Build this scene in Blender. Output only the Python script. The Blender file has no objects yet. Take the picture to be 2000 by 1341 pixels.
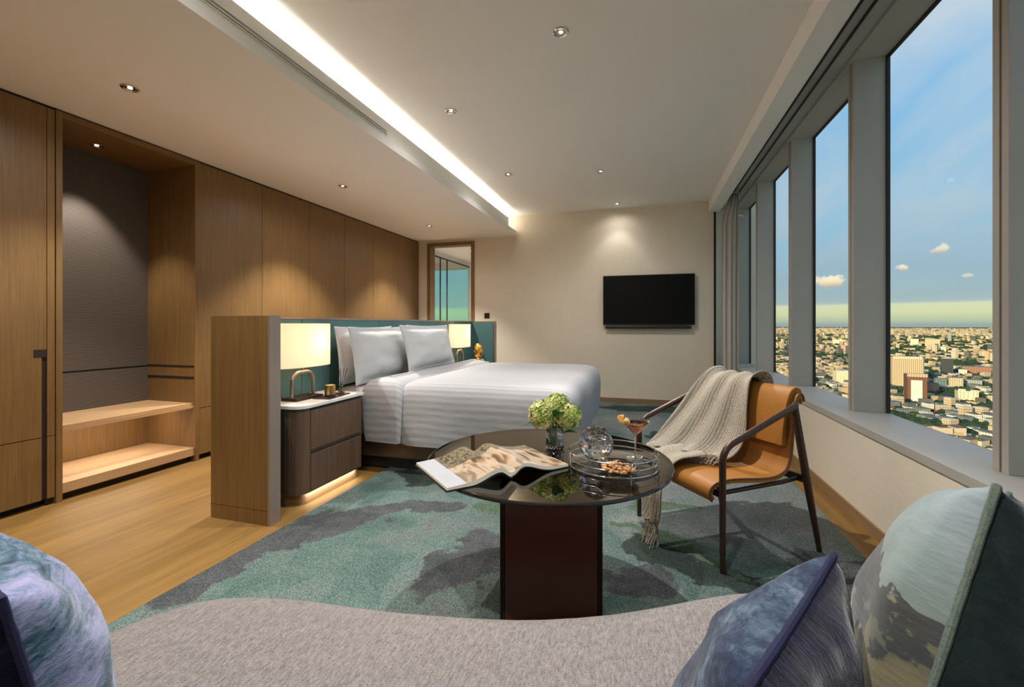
import bpy, math, random
from mathutils import Vector, noise, Matrix

SC = bpy.context.scene
COL = SC.collection
TH = math.radians(16.596)                 # camera is turned this much to the left of the room's long axis
FW = Vector((-math.sin(TH), math.cos(TH), 0))
RT = Vector((math.cos(TH), math.sin(TH), 0))

# ------------------------------------------------------------------ camera
cam = bpy.data.cameras.new('camera')
cam.sensor_width = 36.0
cam.lens = 36.0 * 868.0 / 2000.0
cam.shift_y = -36.2 / 2000.0
cam.clip_start = 0.02
cam.clip_end = 60000
camo = bpy.data.objects.new('camera', cam)
COL.objects.link(camo)
camo.location = (0, 0, 1.15)
camo.rotation_euler = (math.radians(90), 0, TH)
SC.camera = camo

# ------------------------------------------------------------------ view
vs = SC.view_settings
vs.view_transform = 'Standard'
try:
    vs.look = 'None'
except Exception:
    pass
vs.gamma = 1.0
vs.use_curve_mapping = False
vs.exposure = 1.2

# ------------------------------------------------------------------ light levels
SPOT_W = 62.0          # ceiling downlights
SUN_E = 2.4
SKY_E = 0.49
WARM = (1.0, 0.965, 0.90)
NEUT = (1.0, 0.98, 0.95)


def lin(r, g, b, a=1.0):
    def f(c):
        c = c / 255.0
        return c / 12.92 if c <= 0.04045 else ((c + 0.055) / 1.055) ** 2.4
    return (f(r), f(g), f(b), a)


# ------------------------------------------------------------------ sky
world = bpy.data.worlds.new('evening_sky')
SC.world = world
world.use_nodes = True
wt = world.node_tree
wt.nodes.clear()


def N(t, kind, **kw):
    n = t.nodes.new(kind)
    for k, v in kw.items():
        if k.startswith('i_'):
            key = k[2:]
            n.inputs[int(key) if key.isdigit() else key].default_value = v
        else:
            setattr(n, k, v)
    return n


def ramp(t, fac, stops, interp='LINEAR'):
    r = t.nodes.new('ShaderNodeValToRGB')
    r.color_ramp.interpolation = interp
    e = r.color_ramp.elements
    while len(e) > 1:
        e.remove(e[-1])
    e[0].position = stops[0][0]
    e[0].color = stops[0][1]
    for p, c in stops[1:]:
        x = e.new(p)
        x.color = c
    t.links.new(fac, r.inputs[0])
    return r


def mth(t, op, a, b=None, c=None):
    m = t.nodes.new('ShaderNodeMath')
    m.operation = op
    for i, v in enumerate((a, b, c)):
        if v is None:
            continue
        if isinstance(v, (int, float)):
            m.inputs[i].default_value = v
        else:
            t.links.new(v, m.inputs[i])
    return m.outputs[0]


def mixc(t, fac, a, b, mode='MIX'):
    m = t.nodes.new('ShaderNodeMix')
    m.data_type = 'RGBA'
    m.blend_type = mode
    for i, v in ((0, fac), (6, a), (7, b)):
        if isinstance(v, (int, float)):
            m.inputs[i].default_value = v
        elif isinstance(v, tuple):
            m.inputs[i].default_value = v
        else:
            t.links.new(v, m.inputs[i])
    return m.outputs[2]


def build_sky():
    t = wt
    L = t.links
    tc = N(t, 'ShaderNodeTexCoord')
    sep = N(t, 'ShaderNodeSeparateXYZ')
    L.new(tc.outputs['Generated'], sep.inputs[0])
    z = sep.outputs[2]
    base = ramp(t, z, [(0.0, lin(146, 164, 158)), (0.008, lin(176, 190, 162)), (0.022, lin(205, 212, 165)),
                       (0.037, lin(204, 212, 180)), (0.05, lin(168, 190, 186)), (0.10, lin(146, 184, 200)), (0.2, lin(140, 186, 212)),
                       (0.38, lin(118, 178, 222)), (0.6, lin(96, 160, 220)), (1.0, lin(70, 130, 200))])
    # high streaky cloud
    den = mth(t, 'ADD', z, 0.18)
    px = mth(t, 'DIVIDE', sep.outputs[0], den)
    py = mth(t, 'DIVIDE', sep.outputs[1], den)
    cmb = N(t, 'ShaderNodeCombineXYZ')
    L.new(px, cmb.inputs[0])
    L.new(py, cmb.inputs[1])
    mp = N(t, 'ShaderNodeMapping')
    mp.inputs['Rotation'].default_value = (0, 0, math.radians(-35))
    mp.inputs['Scale'].default_value = (1.5, 0.8, 1)
    L.new(cmb.outputs[0], mp.inputs[0])
    nz = N(t, 'ShaderNodeTexNoise', i_Scale=1.25, i_Detail=5.0, i_Roughness=0.52)
    nz.inputs['Distortion'].default_value = 0.5
    L.new(mp.outputs[0], nz.inputs['Vector'])
    cm = ramp(t, nz.outputs['Fac'], [(0.34, (0, 0, 0, 1)), (0.58, (1, 1, 1, 1))])
    hi = mth(t, 'MULTIPLY', cm.outputs[0], ramp(t, z, [(0.04, (0, 0, 0, 1)), (0.10, (0.85, 0.85, 0.85, 1))]).outputs[0])
    ccol = ramp(t, z, [(0.05, lin(142, 168, 186)), (0.22, lin(172, 194, 208)), (0.5, lin(196, 208, 216))])
    c = mixc(t, hi, base.outputs[0], ccol.outputs[0])
    # low grey band with a sharp lower rim
    band = ramp(t, z, [(0.0365, (0, 0, 0, 1)), (0.0395, (0.75, 0.75, 0.75, 1)), (0.075, (0.35, 0.35, 0.35, 1)), (0.13, (0, 0, 0, 1))])
    c = mixc(t, band.outputs[0], c, lin(146, 172, 182))
    # small cumulus puffs
    n2 = N(t, 'ShaderNodeTexNoise', i_Scale=70.0, i_Detail=4.0)
    L.new(tc.outputs['Generated'], n2.inputs['Vector'])
    for (dx, dy, dz), s, dens, e in (((0.3214, 0.9436, 0.0789), 0.021, 1.0, 1.5), ((0.418, 0.9034, 0.0957), 0.0095, 0.8, 1.4),
                                     ((0.4557, 0.8818, 0.1213), 0.0115, 0.7, 1.5), ((0.482, 0.870, 0.077), 0.008, 0.5, 2.2)):
        sub = N(t, 'ShaderNodeVectorMath', operation='SUBTRACT')
        L.new(tc.outputs['Generated'], sub.inputs[0])
        sub.inputs[1].default_value = (dx, dy, dz)
        sc_ = N(t, 'ShaderNodeVectorMath', operation='MULTIPLY')
        sc_.inputs[1].default_value = (1 / s, 1 / s, e / s)
        L.new(sub.outputs[0], sc_.inputs[0])
        ln = N(t, 'ShaderNodeVectorMath', operation='LENGTH')
        L.new(sc_.outputs[0], ln.inputs[0])
        v = mth(t, 'ADD', ln.outputs['Value'], mth(t, 'MULTIPLY', mth(t, 'SUBTRACT', n2.outputs['Fac'], 0.5), 2.2))
        m = ramp(t, v, [(0.55, (dens, dens, dens, 1)), (1.05, (0, 0, 0, 1))])
        shade = ramp(t, mth(t, 'ADD', mth(t, 'MULTIPLY', mth(t, 'SUBTRACT', z, dz), 1.0 / s), 0.5),
                     [(0.1, lin(190, 178, 160)), (0.5, lin(236, 222, 184)), (0.9, lin(244, 236, 208))])
        c = mixc(t, m.outputs[0], c, shade.outputs[0])
    bg = N(t, 'ShaderNodeBackground', i_Strength=SKY_E)
    L.new(c, bg.inputs[0])
    out = N(t, 'ShaderNodeOutputWorld')
    L.new(bg.outputs[0], out.inputs[0])


build_sky()

sun = bpy.data.lights.new('evening_sun', 'SUN')
sun.energy = SUN_E
sun.color = (1.0, 0.80, 0.46)
sun.angle = math.radians(0.6)
suno = bpy.data.objects.new('evening_sun', sun)
COL.objects.link(suno)
suno.rotation_euler = Vector((0.55, 0.80, -0.17)).to_track_quat('-Z', 'Y').to_euler()


# ------------------------------------------------------------------ tagging
def tag(o, label=None, cat=None, group=None, kind=None):
    if label:
        o['label'] = label
    if cat:
        o['category'] = cat
    if group:
        o['group'] = group
    if kind:
        o['kind'] = kind
    return o


def empty(name, loc=(0, 0, 0), rot=0.0, label=None, cat=None, group=None, kind=None):
    o = bpy.data.objects.new(name, None)
    o.empty_display_size = 0.05
    COL.objects.link(o)
    o.location = loc
    o.rotation_euler = (0, 0, rot)
    return tag(o, label, cat, group, kind)


class MB:
    """collects verts and faces, links them as one mesh object"""

    def __init__(s):
        s.v, s.f, s.mi, s.cur = [], [], [], 0

    def add(s, vs_, fs):
        b = len(s.v)
        s.v += [tuple(p) for p in vs_]
        s.f += [tuple(i + b for i in f) for f in fs]
        s.mi += [s.cur] * len(fs)
        return s

    def box(s, x0, x1, y0, y1, z0, z1):
        x0, x1 = min(x0, x1), max(x0, x1)
        y0, y1 = min(y0, y1), max(y0, y1)
        z0, z1 = min(z0, z1), max(z0, z1)
        return s.add([(x0, y0, z0), (x1, y0, z0), (x1, y1, z0), (x0, y1, z0), (x0, y0, z1), (x1, y0, z1), (x1, y1, z1), (x0, y1, z1)],
                     [(0, 3, 2, 1), (4, 5, 6, 7), (0, 1, 5, 4), (1, 2, 6, 5), (2, 3, 7, 6), (3, 0, 4, 7)])

    def prism(s, pts, z0, z1):
        n = len(pts)
        area = sum(pts[i][0] * pts[(i + 1) % n][1] - pts[(i + 1) % n][0] * pts[i][1] for i in range(n))
        if area < 0:
            pts = pts[::-1]
        return s.rings([[(p[0], p[1], z0) for p in pts], [(p[0], p[1], z1) for p in pts]], cap0=True, cap1=True)

    def rings(s, rs, closed=True, cap0=False, cap1=False, loop=False):
        n = len(rs[0])
        vs_ = [p for r in rs for p in r]
        fs = []
        m = len(rs)
        for k in range(m if loop else m - 1):
            k2 = (k + 1) % m
            for i in range(n if closed else n - 1):
                j = (i + 1) % n
                fs.append((k * n + i, k * n + j, k2 * n + j, k2 * n + i))
        if cap0:
            fs.append(tuple(range(n))[::-1])
        if cap1:
            fs.append(tuple((m - 1) * n + i for i in range(n)))
        return s.add(vs_, fs)

    def lathe(s, prof, c=(0, 0, 0), seg=32, sx=1.0, sy=1.0, cap=True):
        rs = []
        for r, z in prof:
            rs.append([(c[0] + r * sx * math.cos(2 * math.pi * i / seg), c[1] + r * sy * math.sin(2 * math.pi * i / seg), c[2] + z) for i in range(seg)])
        return s.rings(rs, cap0=cap, cap1=cap)

    def tube(s, path, r, seg=10, closed=False, cap=True, flat=None):
        P = [Vector(p) for p in path]
        n = len(P)
        R = r if isinstance(r, (list, tuple)) else [r] * n
        rs = []
        prev = None
        for i in range(n):
            if closed:
                t = P[(i + 1) % n] - P[(i - 1) % n]
            else:
                t = P[min(i + 1, n - 1)] - P[max(i - 1, 0)]
            t = t.normalized() if t.length > 1e-9 else Vector((0, 0, 1))
            if prev is None:
                a = Vector((0, 0, 1)) if abs(t.z) < 0.9 else Vector((1, 0, 0))
                u = t.cross(a).normalized()
            else:
                u = (prev - t * prev.dot(t))
                u = u.normalized() if u.length > 1e-6 else t.orthogonal().normalized()
            prev = u
            w = t.cross(u)
            fl = flat or 1.0
            rs.append([tuple(P[i] + u * (R[i] * math.cos(2 * math.pi * k / seg)) + w * (R[i] * fl * math.sin(2 * math.pi * k / seg))) for k in range(seg)])
        return s.rings(rs, cap0=cap and not closed, cap1=cap and not closed, loop=closed)

    def sphere(s, c, rx, ry=None, rz=None, u=16, v=10, fn=None):
        ry = ry or rx
        rz = rz or rx
        rs = []
        for j in range(1, v):
            ph = math.pi * j / v
            ring = []
            for i in range(u):
                a = 2 * math.pi * i / u
                d = Vector((math.sin(ph) * math.cos(a), math.sin(ph) * math.sin(a), -math.cos(ph)))
                k = fn(d) if fn else 1.0
                ring.append((c[0] + d.x * rx * k, c[1] + d.y * ry * k, c[2] + d.z * rz * k))
            rs.append(ring)
        b = len(s.v)
        s.rings(rs)
        n = len(s.v) - b
        s.add([(c[0], c[1], c[2] - rz), (c[0], c[1], c[2] + rz)], [])
        lo, hi_ = b + n, b + n + 1
        for i in range(u):
            s.f.append((lo, b + (i + 1) % u, b + i))
            s.f.append((hi_, b + n - u + i, b + n - u + (i + 1) % u))
            s.mi += [s.cur] * 2
        return s

    def grid(s, fn, nu, nv):
        vs_ = [tuple(fn(i / (nu - 1), j / (nv - 1))) for j in range(nv) for i in range(nu)]
        fs = [(j * nu + i, j * nu + i + 1, (j + 1) * nu + i + 1, (j + 1) * nu + i) for j in range(nv - 1) for i in range(nu - 1)]
        return s.add(vs_, fs)

    def build(s, name, mats, parent=None, smooth=False, bevel=0, loc=None, rot=None, angle=40, solid=0, seg=2, subsurf=0, off=-1):
        me = bpy.data.meshes.new(name)
        me.from_pydata(s.v, [], s.f)
        if not isinstance(mats, (list, tuple)):
            mats = [mats]
        for m in mats:
            me.materials.append(m)
        if len(mats) > 1:
            me.polygons.foreach_set('material_index', s.mi)
        if smooth:
            me.polygons.foreach_set('use_smooth', [True] * len(me.polygons))
            if angle < 180:
                try:
                    me.set_sharp_from_angle(angle=math.radians(angle))
                except Exception:
                    pass
        me.update()
        o = bpy.data.objects.new(name, me)
        COL.objects.link(o)
        if solid:
            q = o.modifiers.new('solid', 'SOLIDIFY')
            q.thickness = solid
            q.offset = off
        if subsurf:
            q = o.modifiers.new('sub', 'SUBSURF')
            q.levels = q.render_levels = subsurf
        if bevel:
            q = o.modifiers.new('bevel', 'BEVEL')
            q.width = bevel
            q.segments = seg
            q.limit_method = 'ANGLE'
            q.angle_limit = math.radians(40)
        if parent:
            o.parent = parent
        if loc:
            o.location = loc
        if rot:
            o.rotation_euler = rot
        return o


def copy_tree(o, parent=None):
    c = o.copy()
    COL.objects.link(c)
    if parent:
        c.parent = parent
    for ch in [x for x in bpy.data.objects if x.parent == o]:
        copy_tree(ch, c)
    return c


# ------------------------------------------------------------------ materials
def principled(name):
    m = bpy.data.materials.new(name)
    m.use_nodes = True
    t = m.node_tree
    t.nodes.clear()
    b = t.nodes.new('ShaderNodeBsdfPrincipled')
    o = t.nodes.new('ShaderNodeOutputMaterial')
    t.links.new(b.outputs[0], o.inputs[0])
    return m, t, b


def setc(t, sock, v):
    if isinstance(v, tuple):
        sock.default_value = v
    elif isinstance(v, (int, float)):
        sock.default_value = v
    else:
        t.links.new(v, sock)


def coords(t, scale=(1, 1, 1), rot=(0, 0, 0)):
    tc = t.nodes.new('ShaderNodeTexCoord')
    mp = t.nodes.new('ShaderNodeMapping')
    mp.inputs['Scale'].default_value = scale
    mp.inputs['Rotation'].default_value = rot
    t.links.new(tc.outputs['Object'], mp.inputs[0])
    return mp.outputs[0]


def noi(t, vec, scale=5, detail=3, rough=0.5, dist=0):
    n = t.nodes.new('ShaderNodeTexNoise')
    n.inputs['Scale'].default_value = scale
    n.inputs['Detail'].default_value = detail
    n.inputs['Roughness'].default_value = rough
    n.inputs['Distortion'].default_value = dist
    t.links.new(vec, n.inputs['Vector'])
    return n.outputs['Fac']


def bump(t, b, h, strength=0.3, dist=0.01):
    n = t.nodes.new('ShaderNodeBump')
    n.inputs['Strength'].default_value = strength
    n.inputs['Distance'].default_value = dist
    t.links.new(h, n.inputs['Height'])
    t.links.new(n.outputs[0], b.inputs['Normal'])


def plain(name, col, rough=0.5, metal=0.0, spec=None, nscale=0, namp=0.15, bmp=0, emit=None, es=0, coat=0, sheen=0, aniso=None):
    m, t, b = principled(name)
    b.inputs['Base Color'].default_value = col
    b.inputs['Roughness'].default_value = rough
    b.inputs['Metallic'].default_value = metal
    if spec is not None:
        b.inputs['Specular IOR Level'].default_value = spec
    if coat:
        b.inputs['Coat Weight'].default_value = coat
    if sheen:
        b.inputs['Sheen Weight'].default_value = sheen
    if nscale:
        v = coords(t, aniso or (1, 1, 1))
        n = noi(t, v, nscale, 3)
        lo = tuple(c * (1 - namp) for c in col[:3]) + (1,)
        hi = tuple(min(1, c * (1 + namp)) for c in col[:3]) + (1,)
        r = ramp(t, n, [(0.3, lo), (0.7, hi)])
        t.links.new(r.outputs[0], b.inputs['Base Color'])
        if bmp:
            bump(t, b, n, bmp, 0.004)
    if emit:
        b.inputs['Emission Color'].default_value = emit
        b.inputs['Emission Strength'].default_value = es
    return m


def wood(name, dark, light, grain=(60, 60, 1.6), rough=0.45, planks=None, axis='z', bm=0.08):
    """straight veneer grain running along one axis"""
    m, t, b = principled(name)
    sc_ = {'z': (1, 1, 0.03), 'y': (1, 0.03, 1), 'x': (0.03, 1, 1)}[axis]
    v = coords(t, sc_)
    n1 = noi(t, v, 70, 4, 0.6, 0.3)
    n2 = noi(t, v, 260, 2, 0.5)
    n3 = noi(t, coords(t), 1.3, 2)
    mix_ = mth(t, 'ADD', mth(t, 'MULTIPLY', n1, 0.6), mth(t, 'ADD', mth(t, 'MULTIPLY', n2, 0.25), mth(t, 'MULTIPLY', n3, 0.25)))
    r = ramp(t, mix_, [(0.26, dark), (0.86, light)])
    t.links.new(r.outputs[0], b.inputs['Base Color'])
    b.inputs['Roughness'].default_value = rough
    bump(t, b, n2, bm, 0.001)
    return m


M = {}
M['veneer'] = wood('oak_veneer', lin(94, 68, 36), lin(146, 110, 64), rough=0.45)
M['veneer_y'] = wood('oak_veneer_lengthwise', lin(94, 68, 36), lin(146, 110, 64), rough=0.45, axis='y')
M['slat'] = wood('pale_oak', lin(168, 128, 86), lin(206, 168, 124), rough=0.5, axis='y')
M['walnut'] = wood('smoked_oak', lin(62, 46, 34), lin(112, 86, 66), rough=0.5, bm=0.2)
M['plinthwood'] = wood('plinth_oak', lin(128, 98, 66), lin(160, 126, 90), rough=0.5, axis='y')
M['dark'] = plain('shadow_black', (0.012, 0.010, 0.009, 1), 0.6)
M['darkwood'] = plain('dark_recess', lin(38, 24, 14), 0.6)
M['ceiling'] = plain('ceiling_paint', lin(240, 237, 232), 0.85, nscale=0)
M['white'] = plain('white_paint', lin(236, 232, 224), 0.7)
M['greymetal'] = plain('grey_window_metal', lin(172, 166, 157), 0.5, 0.0, nscale=3, namp=0.04)
M['gasket'] = plain('black_gasket', (0.008, 0.008, 0.010, 1), 0.5)
M['bronze'] = plain('brushed_bronze', lin(176, 158, 138), 0.34, 0.9, nscale=60, namp=0.10, aniso=(1, 1, 0.04))
M['bronze_edge'] = plain('bronze_edge_panel', lin(150, 134, 122), 0.36, 0.35, nscale=80, namp=0.05, aniso=(1, 1, 0.03))
M['bronze_dark'] = plain('dark_bronze_metal', lin(72, 54, 44), 0.38, 0.75)
M['chairmetal'] = plain('bronze_coated_metal', lin(72, 52, 42), 0.36, 0.5)
M['brass'] = plain('brass', lin(206, 172, 108), 0.24, 1.0)
M['gold'] = plain('gilded', lin(214, 168, 86), 0.32, 1.0, nscale=30, namp=0.25, bmp=0.6)
M['chrome'] = plain('chrome', lin(220, 216, 210), 0.12, 1.0)
M['linen'] = plain('white_cotton', lin(194, 193, 193), 0.9, spec=0.15, nscale=260, namp=0.02, bmp=0.1)
M['black_screen'] = plain('black_screen', (0.0015, 0.0015, 0.002, 1), 0.35, spec=0.2)
M['black_plastic'] = plain('black_plastic', (0.01, 0.01, 0.011, 1), 0.45)
M['curtain'] = plain('taupe_curtain', lin(196, 188, 176), 0.9, nscale=120, namp=0.05, aniso=(1, 1, 0.05))
M['leather'] = plain('tan_leather', lin(156, 102, 40), 0.55, spec=0.3, nscale=220, namp=0.07, bmp=0.15)
M['leatherdark'] = plain('brown_leather_piping', lin(96, 56, 28), 0.5)
M['lacquer'] = plain('oxblood_lacquer', lin(88, 44, 28), 0.3, coat=0.3)
M['stone'] = plain('pale_marble', lin(214, 208, 202), 0.25, nscale=7, namp=0.10)
M['wax'] = plain('candle_wax', lin(238, 228, 205), 0.5)
M['reed'] = plain('black_reed', (0.01, 0.009, 0.009, 1), 0.7)


def striped_satin():
    m, t, b = principled('satin_stripe_bedlinen')
    tc = t.nodes.new('ShaderNodeTexCoord')
    sp = t.nodes.new('ShaderNodeSeparateXYZ')
    t.links.new(tc.outputs['Object'], sp.inputs[0])
    s_ = mth(t, 'ADD', sp.outputs[1], sp.outputs[2])
    w = mth(t, 'PINGPONG', s_, 0.026)
    st = mth(t, 'GREATER_THAN', w, 0.013)
    r = ramp(t, st, [(0, lin(176, 175, 176)), (1, lin(162, 161, 163))])
    t.links.new(r.outputs[0], b.inputs['Base Color'])
    t.links.new(ramp(t, st, [(0, (0.8, 0.8, 0.8, 1)), (1, (0.6, 0.6, 0.6, 1))]).outputs[0], b.inputs['Roughness'])
    b.inputs['Specular IOR Level'].default_value = 0.2
    n = noi(t, coords(t, (1, 2.5, 2.5)), 5, 2)
    bump(t, b, n, 0.25, 0.02)
    return m


M['satin'] = striped_satin()


def floor_mat():
    m, t, b = principled('oak_planks')
    tc = t.nodes.new('ShaderNodeTexCoord')
    mp = t.nodes.new('ShaderNodeMapping')
    mp.inputs['Rotation'].default_value = (0, 0, math.radians(90))
    t.links.new(tc.outputs['Object'], mp.inputs[0])
    br = t.nodes.new('ShaderNodeTexBrick')
    br.inputs['Scale'].default_value = 1.0
    br.inputs['Brick Width'].default_value = 2.2
    br.inputs['Row Height'].default_value = 0.19
    br.inputs['Mortar Size'].default_value = 0.0012
    br.inputs['Color1'].default_value = (0.15, 0.15, 0.15, 1)
    br.inputs['Color2'].default_value = (0.85, 0.85, 0.85, 1)
    br.inputs['Mortar'].default_value = (0.0, 0.0, 0.0, 1)
    br.offset = 0.37
    t.links.new(mp.outputs[0], br.inputs['Vector'])
    bw = t.nodes.new('ShaderNodeRGBToBW')
    t.links.new(br.outputs['Color'], bw.inputs[0])
    v = coords(t, (1, 0.07, 1))
    n1 = noi(t, v, 14, 5, 0.6, 0.6)
    n2 = noi(t, v, 90, 3, 0.5)
    s_ = mth(t, 'ADD', mth(t, 'MULTIPLY', n1, 0.55), mth(t, 'ADD', mth(t, 'MULTIPLY', bw.outputs[0], 0.16), mth(t, 'MULTIPLY', n2, 0.26)))
    r = ramp(t, s_, [(0.28, lin(104, 76, 36)), (0.64, lin(146, 110, 58))])
    c = mixc(t, mth(t, 'MULTIPLY', br.outputs['Fac'], 0.55), r.outputs[0], lin(92, 66, 42))
    t.links.new(c, b.inputs['Base Color'])
    b.inputs['Roughness'].default_value = 0.52
    b.inputs['Specular IOR Level'].default_value = 0.3
    bump(t, b, n2, 0.06, 0.001)
    return m


M['floor'] = floor_mat()


def wall_mat():
    m, t, b = principled('beige_woven_wallcovering')
    v1 = noi(t, coords(t, (1, 1, 0.04)), 260, 2)
    v2 = noi(t, coords(t, (0.04, 0.04, 1)), 260, 2)
    v3 = noi(t, coords(t), 1.6, 4)
    s_ = mth(t, 'ADD', mth(t, 'MULTIPLY', mth(t, 'ADD', v1, v2), 0.32), mth(t, 'MULTIPLY', v3, 0.36))
    r = ramp(t, s_, [(0.3, lin(210, 197, 175)), (0.7, lin(229, 216, 195))])
    t.links.new(r.outputs[0], b.inputs['Base Color'])
    b.inputs['Roughness'].default_value = 0.85
    return m


M['wall'] = wall_mat()


def rug_mat():
    m, t, b = principled('watercolour_carpet')
    base = coords(t)
    wn = t.nodes.new('ShaderNodeTexNoise')
    wn.inputs['Scale'].default_value = 2.6
    wn.inputs['Detail'].default_value = 7
    wn.inputs['Roughness'].default_value = 0.62
    t.links.new(base, wn.inputs['Vector'])
    sub = t.nodes.new('ShaderNodeVectorMath')
    sub.operation = 'SUBTRACT'
    sub.inputs[1].default_value = (0.5, 0.5, 0.5)
    t.links.new(wn.outputs['Color'], sub.inputs[0])
    add = t.nodes.new('ShaderNodeVectorMath')
    add.operation = 'MULTIPLY_ADD'
    add.inputs[1].default_value = (0.6, 0.6, 0.0)
    t.links.new(sub.outputs[0], add.inputs[0])
    t.links.new(base, add.inputs[2])

    def blobs(lst):
        best = None
        for x, y, rx, ry, a in lst:
            mp = t.nodes.new('ShaderNodeMapping')
            mp.vector_type = 'TEXTURE'
            mp.inputs['Location'].default_value = (x, y, 0)
            mp.inputs['Rotation'].default_value = (0, 0, math.radians(a))
            mp.inputs['Scale'].default_value = (rx, ry, 1000)
            t.links.new(add.outputs[0], mp.inputs[0])
            ln = t.nodes.new('ShaderNodeVectorMath')
            ln.operation = 'LENGTH'
            t.links.new(mp.outputs[0], ln.inputs[0])
            v = ln.outputs['Value']
            best = v if best is None else mth(t, 'MINIMUM', best, v)
        return best
    n1 = noi(t, add.outputs[0], 1.6, 6, 0.6)
    n2 = noi(t, add.outputs[0], 4.5, 6, 0.62)
    teal = ramp(t, mth(t, 'ADD', mth(t, 'MULTIPLY', n1, 0.6), mth(t, 'MULTIPLY', n2, 0.4)),
                [(0.36, lin(88, 110, 105)), (0.46, lin(108, 132, 125)), (0.53, lin(122, 139, 133)), (0.62, lin(126, 131, 129))])
    grey = ramp(t, n2, [(0.32, lin(82, 85, 88)), (0.5, lin(102, 104, 106)), (0.66, lin(84, 90, 90))])
    dkgreen = ramp(t, n2, [(0.35, lin(54, 64, 60)), (0.6, lin(76, 88, 80))])
    lgreen = ramp(t, n2, [(0.35, lin(90, 112, 90)), (0.6, lin(112, 132, 108))])
    pale = ramp(t, n2, [(0.35, lin(132, 142, 138)), (0.6, lin(148, 153, 150))])
    c = teal.outputs[0]
    for lst, col, e in (
            ([(0.50, 3.3, .85, 1.0, 0), (-.1, 5.3, .6, .6, 0), (.25, 2.75, .5, .3, 20)], pale, .16),  # pale pattern; the patches by the chair also paint in its lit area
            ([(-1.93, 1.60, .16, .30, 10), (-1.80, 2.03, .20, .34, -20), (-1.62, 2.30, .13, .30, -50), (-1.30, 2.47, .09, .26, -75), (-.84, 1.98, .14, .36, -15),
              (.85, 2.38, .32, .20, 30), (-.35, .9, .8, .5, 0), (-1.2, 3.6, .35, .12, 20), (-.05, 2.05, .16, .16, 0)], grey, .05),
            ([(.10, 2.33, .22, .17, -30), (.42, 2.10, .30, .14, -25), (.1, 6.3, .8, .25, 5), (.30, 4.6, .2, .4, 30), (-1.5, 3.0, .3, .15, 0)], dkgreen, .05),  # dark pattern; the last patch paints in the shadow beside the bed
            ([(.08, 2.52, .28, .055, -35), (.32, 2.26, .24, .05, -38), (.12, 2.95, .22, .10, 10), (-.75, 2.6, .3, .1, 0)], lgreen, .08)):
        k = ramp(t, blobs(lst), [(1.0 - e * 2, (1, 1, 1, 1)), (min(1.0, 1.0), (0, 0, 0, 1))])
        c = mixc(t, k.outputs[0], c, col.outputs[0])
    sp = noi(t, coords(t), 190, 2, 0.8)
    spk = ramp(t, sp, [(0.40, (0.16, 0.16, 0.16, 1)), (0.64, (1.0, 1.0, 1.0, 1))])
    c = mixc(t, 0.8, c, spk.outputs[0], 'MULTIPLY')
    t.links.new(c, b.inputs['Base Color'])
    b.inputs['Roughness'].default_value = 0.95
    b.inputs['Specular IOR Level'].default_value = 0.1
    bump(t, b, sp, 0.5, 0.006)
    return m


M['rug'] = rug_mat()


def weave_mat():
    m, t, b = principled('dark_woven_panel')
    tc = t.nodes.new('ShaderNodeTexCoord')
    sp = t.nodes.new('ShaderNodeSeparateXYZ')
    t.links.new(tc.outputs['Object'], sp.inputs[0])
    a = mth(t, 'SINE', mth(t, 'MULTIPLY', sp.outputs[2], 2 * math.pi / 0.0125))
    c = mth(t, 'SINE', mth(t, 'MULTIPLY', sp.outputs[1], 2 * math.pi / 0.008))
    s_ = mth(t, 'MULTIPLY_ADD', a, 0.30, mth(t, 'MULTIPLY_ADD', c, 0.12, 0.5))
    r = ramp(t, s_, [(0.2, lin(52, 44, 38)), (0.8, lin(122, 108, 96))])
    t.links.new(r.outputs[0], b.inputs['Base Color'])
    b.inputs['Roughness'].default_value = 0.75
    bump(t, b, s_, 0.3, 0.002)
    return m


M['weave'] = weave_mat()
M['teal'] = plain('teal_upholstery', lin(66, 104, 104), 0.8, nscale=500, namp=0.06)


def fabric(name, dark, light, scale=420, rough=0.95, b2=0.6):
    m, t, b = principled(name)
    a = noi(t, coords(t, (1, 1, 1)), scale, 3, 0.7)
    c = noi(t, coords(t, (1, 0.25, 1)), scale * 0.6, 2, 0.6)
    s_ = mth(t, 'ADD', mth(t, 'MULTIPLY', a, 0.6), mth(t, 'MULTIPLY', c, 0.4))
    r = ramp(t, s_, [(0.36, dark), (0.62, light)])
    t.links.new(r.outputs[0], b.inputs['Base Color'])
    b.inputs['Roughness'].default_value = rough
    b.inputs['Specular IOR Level'].default_value = 0.15
    bump(t, b, s_, b2, 0.003)
    return m


M['sofa'] = fabric('taupe_boucle', lin(100, 94, 91), lin(150, 142, 138), 330)


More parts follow.
